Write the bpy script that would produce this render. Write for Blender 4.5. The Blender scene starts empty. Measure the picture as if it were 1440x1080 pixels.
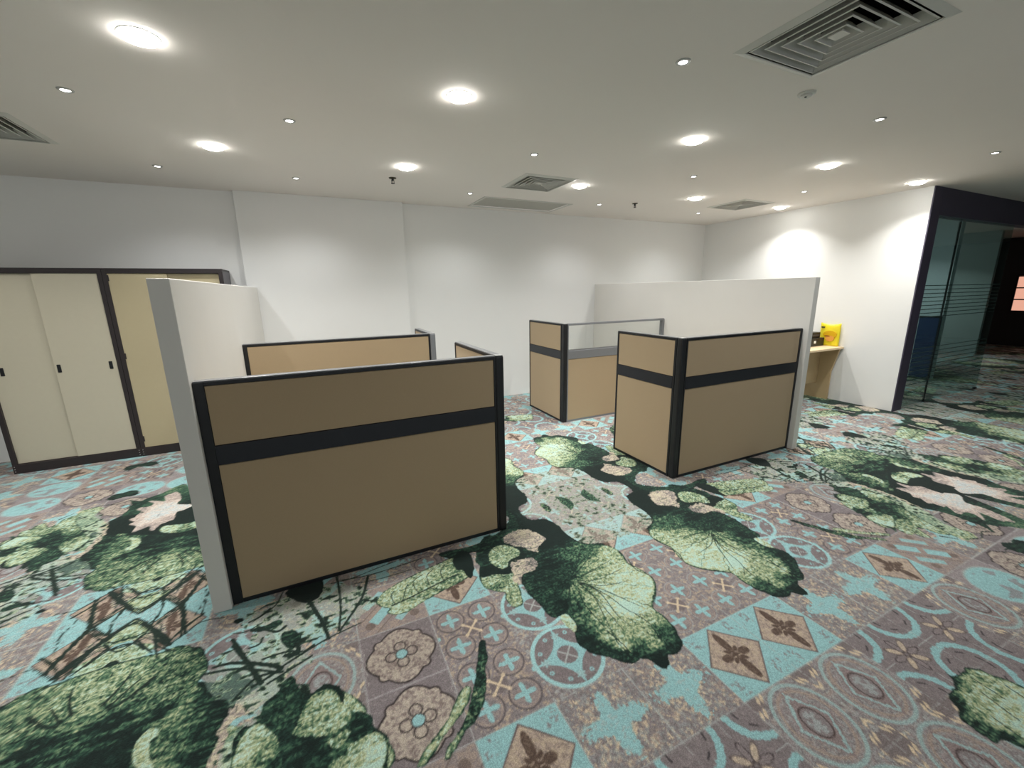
"""Office corner: cubicle partitions on a printed carpet."""
import bpy, bmesh, math, json
import numpy as np
from mathutils import Vector, Matrix

# ------------------------------------------------------------ camera, world, exposure
SC = bpy.context.scene
COL = SC.collection
EYE = 1.585                                    # camera height, m

def rot_cols(p, r, y):
    cy, sy, cp, sp, cr, sr = math.cos(y), math.sin(y), math.cos(p), math.sin(p), math.cos(r), math.sin(r)
    f = Vector((sy*cp, cy*cp, -sp)); a = Vector((cy, -sy, 0)); b = a.cross(f)
    return cr*a + sr*b, -sr*a + cr*b, f
cam = bpy.data.cameras.new('camera')
cam_o = bpy.data.objects.new('camera', cam); COL.objects.link(cam_o)
_r, _u, _f = rot_cols(math.radians(12.763), math.radians(-.903), math.radians(25.144))
cam_o.matrix_world = Matrix(((_r.x, _u.x, -_f.x, 0), (_r.y, _u.y, -_f.y, 0), (_r.z, _u.z, -_f.z, EYE), (0, 0, 0, 1)))
cam.sensor_width = 36; cam.lens = 583.14/1440*36; cam.clip_start = .02; cam.clip_end = 100
SC.camera = cam_o
SC.view_settings.view_transform = 'Standard'; SC.view_settings.look = 'None'
SC.view_settings.exposure = 0.72; SC.view_settings.gamma = 1; SC.view_settings.use_curve_mapping = False
w = bpy.data.worlds.new('world'); SC.world = w; w.use_nodes = True
w.node_tree.nodes['Background'].inputs[0].default_value = (.93, .96, 1, 1)
w.node_tree.nodes['Background'].inputs[1].default_value = .66
BIG_W, SMALL_W = 7.2, 24.0                     # watts of the large downlights and the small spots

# ------------------------------------------------------------ helpers
def lin(h):
    o = []
    for k in (0, 2, 4):
        c = int(h[k:k+2], 16)/255; o.append(c/12.92 if c <= .04045 else ((c+.055)/1.055)**2.4)
    return (*o, 1)
MATS = {}
def mat(name, color, rough=.6, metal=0, noise=0, scale=80, bump=0, bscale=200, spec=.5, emit=None, estr=0, sheen=0):
    if name in MATS: return MATS[name]
    m = bpy.data.materials.new(name); m.use_nodes = True; nt = m.node_tree; N = nt.nodes; L = nt.links
    b = N['Principled BSDF']; c = lin(color) if isinstance(color, str) else color
    b.inputs['Base Color'].default_value = c; b.inputs['Roughness'].default_value = rough
    b.inputs['Metallic'].default_value = metal; b.inputs['Specular IOR Level'].default_value = spec
    if sheen: b.inputs['Sheen Weight'].default_value = sheen
    tc = N.new('ShaderNodeTexCoord')
    if noise:
        n = N.new('ShaderNodeTexNoise'); n.inputs['Scale'].default_value = scale; n.inputs['Detail'].default_value = 3
        r = N.new('ShaderNodeMapRange'); r.inputs['To Min'].default_value = 1-noise; r.inputs['To Max'].default_value = 1+noise
        x = N.new('ShaderNodeMix'); x.data_type = 'RGBA'; x.blend_type = 'MULTIPLY'; x.inputs[0].default_value = 1
        x.inputs[6].default_value = c
        L.new(tc.outputs['Object'], n.inputs['Vector']); L.new(n.outputs['Fac'], r.inputs['Value'])
        L.new(r.outputs['Result'], x.inputs[7]); L.new(x.outputs[2], b.inputs['Base Color'])
    if bump:
        n = N.new('ShaderNodeTexNoise'); n.inputs['Scale'].default_value = bscale; n.inputs['Detail'].default_value = 2
        q = N.new('ShaderNodeBump'); q.inputs['Strength'].default_value = bump; q.inputs['Distance'].default_value = .002
        L.new(tc.outputs['Object'], n.inputs['Vector']); L.new(n.outputs['Fac'], q.inputs['Height']); L.new(q.outputs['Normal'], b.inputs['Normal'])
    if emit:
        b.inputs['Emission Color'].default_value = lin(emit); b.inputs['Emission Strength'].default_value = estr
    MATS[name] = m; return m

def BM(): return bmesh.new()
def box(bm, x0, x1, y0, y1, z0, z1, bev=0):
    t = bmesh.new(); bmesh.ops.create_cube(t, size=1)
    for v in t.verts:
        v.co = Vector((x0+(v.co.x+.5)*(x1-x0), y0+(v.co.y+.5)*(y1-y0), z0+(v.co.z+.5)*(z1-z0)))
    if bev: bmesh.ops.bevel(t, geom=t.edges[:], offset=bev, segments=2, affect='EDGES', profile=.6)
    me = bpy.data.meshes.new('tmp'); t.to_mesh(me); bm.from_mesh(me); bpy.data.meshes.remove(me); t.free()
    return bm
def lathe(bm, prof, n=32, c=(0, 0, 0)):
    rings = []
    for r, z in prof:
        if r < 1e-6: rings.append([bm.verts.new((c[0], c[1], c[2]+z))])
        else: rings.append([bm.verts.new((c[0]+r*math.cos(2*math.pi*k/n), c[1]+r*math.sin(2*math.pi*k/n), c[2]+z)) for k in range(n)])
    for A, B in zip(rings, rings[1:]):
        for k in range(n):
            l = (k+1) % n
            if len(A) == 1 and len(B) == 1: continue
            if len(A) == 1: bm.faces.new((A[0], B[l], B[k]))
            elif len(B) == 1: bm.faces.new((A[k], A[l], B[0]))
            else: bm.faces.new((A[k], A[l], B[l], B[k]))
    return bm
def prism(bm, pts, axis, a0, a1):
    def P(u, v, a): return {'x': (a, u, v), 'y': (u, a, v), 'z': (u, v, a)}[axis]
    A = [bm.verts.new(P(u, v, a0)) for u, v in pts]; B = [bm.verts.new(P(u, v, a1)) for u, v in pts]
    bm.faces.new(A); bm.faces.new(B[::-1]); n = len(pts)
    for k in range(n): bm.faces.new((A[k], B[k], B[(k+1) % n], A[(k+1) % n]))
    return bm
def obj(name, bm, m, parent=None, smooth=False, kind=None):
    bmesh.ops.recalc_face_normals(bm, faces=bm.faces[:])
    if parent is not None:                      # parts are modelled in world metres, stored about their thing's base
        bmesh.ops.translate(bm, verts=bm.verts[:], vec=-parent.matrix_world.translation) if not parent.get('local') else None
    me = bpy.data.meshes.new(name); bm.to_mesh(me); bm.free()
    me.materials.append(m)
    if smooth:
        for p in me.polygons: p.use_smooth = True
    o = bpy.data.objects.new(name, me); COL.objects.link(o)
    if parent is not None: o.parent = parent
    if kind: o['kind'] = kind
    return o
def thing(name, label, cat, loc=(0, 0, 0), group=None, local=False):
    o = bpy.data.objects.new(name, None); COL.objects.link(o); o.location = loc; o.empty_display_size = .1
    o.matrix_world = Matrix.Translation(loc)
    o['label'] = label; o['category'] = cat
    if group: o['group'] = group
    if local: o['local'] = 1
    return o
def subpart(name, bm, m, parent, base, smooth=False):
    """a child of a part: same frame as its parent part (the thing's base)"""
    bmesh.ops.recalc_face_normals(bm, faces=bm.faces[:])
    bmesh.ops.translate(bm, verts=bm.verts[:], vec=-Vector(base))
    me = bpy.data.meshes.new(name); bm.to_mesh(me); bm.free(); me.materials.append(m)
    if smooth:
        for p in me.polygons: p.use_smooth = True
    o = bpy.data.objects.new(name, me); COL.objects.link(o); o.parent = parent
    return o
def struct(name, bm, m): return obj(name, bm, m, kind='structure')
def duplicate(root, loc, label, group=None):
    r = root.copy(); COL.objects.link(r); r.location = loc; r['label'] = label
    if group: r['group'] = group
    for ch in list(root.children):
        c = ch.copy(); COL.objects.link(c); c.parent = r
        for g in ch.children:
            d = g.copy(); COL.objects.link(d); d.parent = c
    return r

M_wall = mat('white_wall_paint', 'e6e6e4', .75, noise=.012, scale=3, bump=.12, bscale=260)
M_ceil = mat('ceiling_paint', 'ebe5df', .85, noise=.012, scale=2)
M_divider = mat('divider_paint', 'dfdcd6', .7, noise=.02, scale=4, bump=.2, bscale=180)
M_purple = mat('aubergine_wall_paint', '433e50', .6, noise=.04, scale=6)
M_tan = mat('tan_fabric', 'b09a7b', .95, noise=.10, scale=420, bump=.5, bscale=900, sheen=.15)
M_black = mat('black_powder_coat', '14161a', .45, noise=.08, scale=60)
M_belt = mat('black_belt_rail', '1b1e26', .42, noise=.06, scale=90)
M_trim = mat('satin_grey_trim', '8f9092', .32, metal=.7, noise=.04, scale=90)
M_grey = mat('grey_frame_metal', '85878b', .4, metal=.3, noise=.04, scale=60)
M_chrome = mat('pale_metal', 'b8b8b6', .35, metal=.6)
M_dark = mat('dark_duct', '0b0b0d', .9)
M_vent = mat('diffuser_paint', 'cfcec8', .5, noise=.03, scale=20)
M_lens = mat('lit_lens', 'ffffff', .4, emit='fffdf6', estr=30)
M_lens2 = mat('lit_spot_lens', 'ffffff', .4, emit='fffefa', estr=12)

# ------------------------------------------------------------ room shell
CZ, YB, YK, XR, XRE = 2.667, 5.63, 5.56, 6.53, 6.71
YE = 2.536                                      # where the right wall ends
XL, YF, XF = -4.6, -3.2, 17.2

# ---------------------------------------------------------------- carpet print
MX,MY,M0,MB=1.6915,2.4445,-.9725,-.35      # the print mirrors about these lines (metres)
RES=.0025
TW,TH=.333,.329
def paint_carpet(SH):
    rng=np.random.RandomState(7)
    nx=int(round((MX-M0)/RES));ny=int(round((MY-MB)/RES))
    X=(M0+(np.arange(nx)+.5)*RES)[None,:]+np.zeros((ny,1));Y=(MB+(np.arange(ny)+.5)*RES)[:,None]+np.zeros((1,nx))
    def noise(cell,seed,ar=1.0):
        r=np.random.RandomState(seed);g=r.rand(int(6/cell),int(6/cell/ar)+2)
        a=(Y+1)/cell;b=(X+2)/(cell*ar);i=a.astype(int);j=b.astype(int);fa=a-i;fb=b-j
        fa=fa*fa*(3-2*fa);fb=fb*fb*(3-2*fb)
        i=i%(g.shape[0]-1);j=j%(g.shape[1]-1)
        return (g[i,j]*(1-fb)+g[i,j+1]*fb)*(1-fa)+(g[i+1,j]*(1-fb)+g[i+1,j+1]*fb)*fa
    N1=noise(.006,1);N2=noise(.013,2);N3=noise(.03,3);N4=noise(.09,4);NF=.5*N1+.5*N2;NM=.35*N1+.35*N2+.3*N3
    NV=noise(.010,5)
    C=lambda h:np.array([int(h[k:k+2],16)/255 for k in (0,2,4)])
    mauve,taupe,cream,aqua,brown,dark=C('857a7a'),C('a08b7c'),C('cdb590'),C('80b8ba'),C('5a463a'),C('3f3a3c')
    lite,mint=C('a3a9a4'),C('9cc4b8')
    I=np.empty((ny,nx,3));I[:]=mauve
    gi=(X-.193)/TW;gj=(Y-.635)/TH;ci=np.rint(gi).astype(int);cj=np.rint(gj).astype(int)
    a=gi-ci;b=gj-cj;r=np.hypot(a,b);th=np.arctan2(b,a)
    def put(m,c,k=1.0):
        m=np.clip(m*k,0,1) if m.dtype!=bool else m*k
        I[:]=I*(1-m[...,None])+c*m[...,None]
    def ring(d,w): return np.abs(d)<w
    tab={5:[2,1,8,1,5,1,6,5.5],4:[1,6,1,8,2,1,1,2],3:[1,1,3,7,5,6,5.5,5.5],2:[6,1,3,7,5,6,5.5,5.5],1:[1,7,1,8,2,1,1,2],0:[9,9,7,9,3,4,4,3],-1:[9,5,8,9,1,4,3,3],-2:[5,6,5,2,1,1,5,2],-3:[7,1,9,1,6,5,1,1]}
    T=np.zeros((ny,nx))
    for j,row in tab.items():
        for i,t in enumerate(row): T[(cj==j)&(ci==i-3)]=t
    # speckle base
    put(NM>.56,taupe,.75);put((NF>.66)&(T!=3)&(T!=4),cream*.92,.6);put((NF<.34),C('6e6668'),.55)
    t=T==1
    put(t&(NM>.5)&(r<.46),taupe,.7);put(t&(NF+.15*(r<.35)>.68)&(r>.12),cream,.8)
    put(t&(noise(.008,9)>.6),C('8f9a98'),.5)
    l=np.maximum(np.abs(np.cos(2*th)),0);star=r<(.17+.24*l**3)*(1+.5*(NV-.5)+.25*(N3-.5))
    put(t&star,aqua);put(t&star&(NF>.66),lite,.6)
    put(t&((np.abs(np.abs(a)-.5)<.012)|(np.abs(np.abs(b)-.5)<.012)),lite,.6)
    t=T==2;d1=np.abs(a)+np.abs(b)
    put(t,aqua);put(t&(NF>.62)&(np.abs(np.abs(a)-.36)<.1)&(np.abs(np.abs(b)-.36)<.1),mauve,.8)
    q=t&(d1<.47);put(q,C('6a5a58'));q=t&(d1<.445);put(q,C('ab9583'));put(q&(NF>.55),cream*.9,.6);put(q&(NF<.36),taupe*.8,.6)
    pv=(np.abs(a)<.055*np.sin(np.clip((np.abs(b)-.02)/.36,0,1)*np.pi)**.6+.004)&(np.abs(b)<.37)
    ph=((np.hypot((np.abs(a)-.15)/.085,b/.06)<1))|((np.abs(b)<.02)&(np.abs(a)<.1))
    pd=(np.hypot((np.abs((a+b)*.707)-.10)/.05,(a-b)*.707/.028)<1)|(np.hypot((np.abs((a-b)*.707)-.10)/.05,(a+b)*.707/.028)<1)
    put(t&(pv|ph|pd|(r<.035)),brown);put(t&(pv|ph)&(NF>.62),C('75604f'),.8)
    t=T==3
    put(t&(np.abs(np.sin(r*40+4*(NV-.5)))>.8),lite,.55);put(t&(NF>.6),C('938584'),.7)
    e=np.hypot(a/.40,b/.46);put(t&ring(e-1,.05),C('8fb4b3'),.8);put(t&ring(e-.82,.04),taupe,.9)
    sg=(NV-.5)*.05
    dm=np.abs(a)/.21+np.abs(b)/.31;put(t&(dm<1.32),C('8a7775'));put(t&ring(dm-1.12+sg*3,.10),C('8fb8b8'),.85)
    el=np.hypot(a/.125,b/.165);put(t&(el<1.12),C('4c3c3a'));put(t&(el<1),mauve);put(t&(el<.8)&(NV>.5),C('9fb0ae'),.6)
    put(t&(np.abs(a)>.30)&(np.abs(b)>.36),C('796c6b'));put(t&ring(np.abs(a)+np.abs(b)*.9-.72-.03*np.sign(np.sin(a*50)),.025),cream)
    t=T==4
    put(t,C('7d7172'));put(t&(NF>.62),C('8b7f7e'),.8)
    rr=np.hypot(np.abs(a)-.5,np.abs(b)-.5);put(t&(np.abs(rr-.375+.03*(NV-.5))<.042),aqua);put(t&ring(rr-.26,.010)&(np.sin(np.arctan2(np.abs(b)-.5,np.abs(a)-.5)*8)>.1),dark)
    for k in range(8):
        an=k*np.pi/4;u=a*np.cos(an)+b*np.sin(an);v=-a*np.sin(an)+b*np.cos(an)
        d=np.hypot((u-.14)/.11,v/.042)
        if k%2: put(t&(d<1.1),C('6a5c58'));put(t&(d<.85),C('b5a18a'));put(t&(d<.85)&(NF>.6),cream,.7)
        else: put(t&(d<1.05),C('4a3f40'));put(t&(d<.85),C('857878'))
    put(t&((np.abs(a)<.006)|(np.abs(b)<.006))&(r>.3),lite,.7)
    t=(T==5)|(T==5.5);f=T==5
    qa=np.abs(a)-.245;qb=np.abs(b)-.245;qr=np.hypot(qa,qb)
    put(t&(qr<.2)&(NM>.45),C('8d7f7c'),.8);put(f&ring(qr-.2,.010),C('5f5557'));put(t&ring(qr-.17,.006),taupe)
    put((T==5.5)&ring(qr-.2,.010),lite,.5)
    qth=np.arctan2(qb,qa);put(t&(qr<(.045+.10*np.abs(np.cos(2*qth))**2.5)*(1+.3*(NV-.5))),aqua)
    put(t&(r<.12),C('756868'))
    x1=(np.abs(a-b)<.022)|(np.abs(a+b)<.022);put(t&x1&(r<.13),cream);put(t&(np.hypot(np.abs(a)-.10,np.abs(b)-.10)<.028),cream)
    put(f&(np.hypot(np.abs(a)-.5,np.abs(b))<.04),aqua)
    t=T==6
    put(t&(NV>.6),lite,.6)
    R6=.5*np.sqrt(2)*.86;put(t&(r<.49),C('786c6d'));put(t&(r<.46)&(NF>.6),C('8a7d7b'),.7)
    rc=np.hypot(np.abs(a)-.5,np.abs(b)-.5)
    ast=t&(r<.47)&(np.hypot(np.abs(a)-.48,np.abs(b)-.48)>.47);put(ast,aqua);put(ast&(r<.14),C('786c6d'))
    put(ast&(r<.15)&((np.abs(a-b)<.015)|(np.abs(a+b)<.015)),lite);put(t&ring(r-.47,.028),C('8cc3c4'))
    for ox,oy in ((.33,0),(-.33,0),(0,.33),(0,-.33)):
        rr=np.hypot(a-ox,b-oy);put(t&(rr<.05+.02*np.sin(np.arctan2(b-oy,a-ox)*6)),C('8cb4b4'));
        for s in (-.16,.16):
            r2=np.hypot(a-ox-(s if oy else 0),b-oy-(s if ox else 0));put(t&ring(r2-.022,.010),aqua)
    t=T==7;put(t,C('7a6f71'));put(t&(NF>.66),C('8d8282'),.7)
    lob=.42+.035*np.cos(4*th)+.05*np.clip(np.cos(4*(th-np.pi/4))-.72,0,1)/.28
    put(t&(r<lob),C('998a80'));put(t&(r<lob)&(NF>.52),C('b5a692'),.8);put(t&(r<lob)&(NF<.36),C('7c6a64'),.8)
    put(t&ring(r-lob,.012),C('38302f'))
    pr=np.minimum(np.hypot(np.abs(a)-.135,b),np.hypot(a,np.abs(b)-.135));put(t&ring(pr-.075,.008),C('38302f'));put(t&(r<.085),C('38302f'));put(t&(r<.072),aqua)
    put(t&((np.abs(np.abs(a)-.5)<.008)|(np.abs(np.abs(b)-.5)<.008)),C('a7a0a0'));put(t&ring(np.abs(np.abs(np.abs(a)-.5)-.03-.012*np.sin(b*40)),.005)&(np.abs(b)<.3),C('aaa49e'),.8)
    t=T==8;put(t,C('8d7f7b'));put(t&(NM>.5),taupe,.8);u=(a+b)*.707;v=(a-b)*.707
    put(t&(np.abs(v)<.08)&(np.abs(np.abs(u)-.22)<.17),aqua);put(t&(np.abs(np.abs(v)-.3)<.06)&(np.abs(u)<.2),aqua,.9);put(t&(np.hypot(np.abs(a)-.32,np.abs(b)-.32)<.07),C('6a5850'),.7);put(t&(np.abs(np.abs(v)-.17)<.008),C('6a5850'),.7)
    t=T==9;put(t,C('8f8484'));e9=np.hypot(a/.48,b/.42);put(t&(e9<1),aqua);put(t&(e9<.8)&(noise(.045,12)>.62),C('8a8486'),.8);put(t&ring(e9-1,.05),lite,.5)
    put((np.abs(np.abs(a)-.5)<.010)&(np.abs(b)<.5)&(NV>.3),lite,.45);put((np.abs(np.abs(b)-.5)<.010)&(NV>.3),lite,.45)
    # ---- plants printed over the tiles
    G=np.array([C('0b1f1b'),C('123329'),C('24523a'),C('4c7550'),C('8a9a68'),C('b6bb88'),C('a3c9b6')]);GP=np.array([0,.12,.28,.45,.66,.86,1.0])
    Pk=np.array([C('6d6a6c'),C('9a8d86'),C('bba698'),C('d4c0b0'),C('c9c0b4'),C('b9c4c4')]);PP=np.array([0,.25,.5,.7,.88,1.0])
    Rk=np.array([C('2c4236'),C('6a6560'),C('938680'),C('aa9a8a'),C('c2b694')]);RP=np.array([0,.3,.6,.8,1.0])
    pals=[(G,GP),(Pk,PP),(Rk,RP)]
    inkc=[C('14261f'),C('5a463a'),C('c2c68b'),C('a9cfb9'),C('8a8886')]
    def smooth(P):
        n=len(P);o=[]
        for k in range(n):
            p0,p1,p2,p3=P[k-1],P[k],P[(k+1)%n],P[(k+2)%n]
            for t_ in (0,.25,.5,.75):
                o.append(.5*((2*p1)+(-p0+p2)*t_+(2*p0-5*p1+4*p2-p3)*t_**2+(-p0+3*p1-3*p2+p3)*t_**3))
        return np.array(o)
    def box(P,pad):
        x0,y0=P.min(0)-pad;x1,y1=P.max(0)+pad
        i0,i1=max(0,int((y0-MB)/RES)),min(ny,int((y1-MB)/RES)+1);j0,j1=max(0,int((x0-M0)/RES)),min(nx,int((x1-M0)/RES)+1)
        return (slice(i0,i1),slice(j0,j1)) if i1>i0 and j1>j0 else None
    def inside(P,x,y):
        m=np.zeros(x.shape,bool)
        for k in range(len(P)):
            (ax,ay),(bx,by)=P[k-1],P[k]
            if ay==by: continue
            s=(ay>y)!=(by>y);m^=s&(x<(bx-ax)*(y-ay)/(by-ay)+ax)
        return m
    def segd(P,x,y,closed):
        d=np.full(x.shape,9.0);w=np.zeros(x.shape)
        n=len(P)
        for k in range(0 if closed else 1,n):
            A,B=P[k-1],P[k];D=B-A;L=max(D@D,1e-9);t_=np.clip(((x-A[0])*D[0]+(y-A[1])*D[1])/L,0,1)
            dd=np.hypot(x-A[0]-t_*D[0],y-A[1]-t_*D[1]);m=dd<d;d=np.where(m,dd,d);w=np.where(m,(k-1+t_)/max(n-1,1),w)
        return d,w
    def nz(sl,cells):
        return sum(noise_s[c][sl] for c in cells)/len(cells)
    nstr=np.clip((noise(.011,31,4.5)-.5)*2.2,-.5,.5)+.5
    noise_s={'f':N1,'m':N2,'c':N3,'b':N4}
    for s in SH:
        P=np.array(s[1],float)
        if s[0]=='S':
            w0,w1,col=s[2],s[3],s[4]
            if len(P)>2:
                Q=[]
                for k in range(len(P)-1):
                    p0,p1,p2,p3=P[max(k-1,0)],P[k],P[k+1],P[min(k+2,len(P)-1)]
                    for t_ in np.arange(0,1,.2): Q.append(.5*((2*p1)+(-p0+p2)*t_+(2*p0-5*p1+4*p2-p3)*t_**2+(-p0+3*p1-3*p2+p3)*t_**3))
                P=np.array(Q+[P[-1]])
            sl=box(P,.04)
            if sl is None: continue
            d,w=segd(P,X[sl],Y[sl],False);hw=(w0+(w1-w0)*w)*.5*(.8+.5*N2[sl])
            m=d<hw;J=I[sl];J[m]=inkc[col]*(.9+.5*N1[sl][m][:,None]);continue
        P=smooth(P);sl=box(P,.02)
        if sl is None: continue
        x,y=X[sl],Y[sl];n1,n2,n3=N1[sl],N2[sl],N3[sl]
        jg=3.2 if s[0]=='L' and s[5]==2 else 1.6 if s[0]=='N' else 1
        m=inside(P,x+.008*jg*(n3-.5),y+.007*jg*(n2-.5))
        J=I[sl]
        if s[0]=='N':
            pal,dens,sc=s[2],s[3],s[4];nn=.42*noise(.014,21,1.8)[sl]+.28*n3+.15*n1+.15*N4[sl]
            q=m&(nn>(.60 if pal==1 else .66));fd=np.clip(segd(P,x,y,True)[0]/.07,0,1);m=m&(fd+.6*n3>.45);J[m]=J[m]*.6+.4*(C('a3c0ae') if pal==1 else C('a8ada2'))
            J[m&(nn>.56)]=C('9bb08a') if pal==1 else C('8f9a86');J[q]=C('2c4a3a') if pal==1 else C('5c6a50');J[q&(nn>.70)]=C('14261f') if pal==1 else C('2c4233');continue
        ctrl,vein,edge,pal,amp=s[2:7]
        den=0;num=0
        for cx,cy,lv in ctrl:
            wgt=1/(((x-cx)**2+(y-cy)**2)**1.6+1e-6);den=den+wgt;num=num+wgt*lv
        L=num/den
        d,_=segd(P,x,y,True)
        if edge: L=L*np.clip(.1+d/edge*.9,0,1) if pal==0 else L*np.clip(.4+d/edge,0,1)
        nn=np.clip((.62*n1+.26*n2+.12*n3-.5)*2.3,-.65,.65)
        L=L+(.24 if not vein and edge>.009 else .16)*(nstr[sl]-.5)*(L>.05)
        if vein:
            an=np.arctan2(y-vein[1],x-vein[0]);rv=np.hypot(x-vein[0],y-vein[1])
            vv=np.abs(np.sin(an*10+.7*(n3-.5)+.5*np.sin(an*3)))
            wv=np.clip(.012/(rv+.02),.03,.5)
            L=np.where((vv<wv*.9)&(n2>.15)&(rv>.01),L*.25,L)
            L=L-.22*(np.sin(an*30+3*n3)>.45)*np.clip(1-rv/.3,0,1)*(L>.2)-.04
        amp=amp*(1-.55*np.clip((L-.78)*5,0,1));Lq=np.clip(L+amp*1.1*nn*np.clip(.22+2.2*L*(1.25-L),.1,1),0,1)
        if pal==2: Lq=np.where(np.abs(nstr[sl]-.5)<.035,.05,Lq)
        elif pal==0 and .002<edge<.009: Lq=np.where(np.abs(nstr[sl]+.3*n3-.62)<.03,Lq*.35,Lq)
        pc,pp=pals[pal]
        col=np.stack([np.interp(Lq,pp,pc[:,k]) for k in range(3)],-1)
        J[m]=col[m]
    # heathered yarn
    I*=(.93+.16*rng.rand(ny,nx,1))
    return np.clip(I,0,1)
def sample_carpet(I,x,y):
    ny,nx=I.shape[:2]
    def tri(v,a,b):
        p=(v-a)/(b-a);p=np.abs(np.mod(p+1,2)-1);return p*(b-a)
    fx=tri(x,M0,MX)/RES-.5;fy=tri(y,MB,MY)/RES-.5
    fx=np.clip(fx,0,nx-1.001);fy=np.clip(fy,0,ny-1.001)
    i=fy.astype(int);j=fx.astype(int);u=(fx-j)[...,None];v=(fy-i)[...,None]
    return (I[i,j]*(1-u)+I[i,j+1]*u)*(1-v)+(I[i+1,j]*(1-u)+I[i+1,j+1]*u)*v

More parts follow.
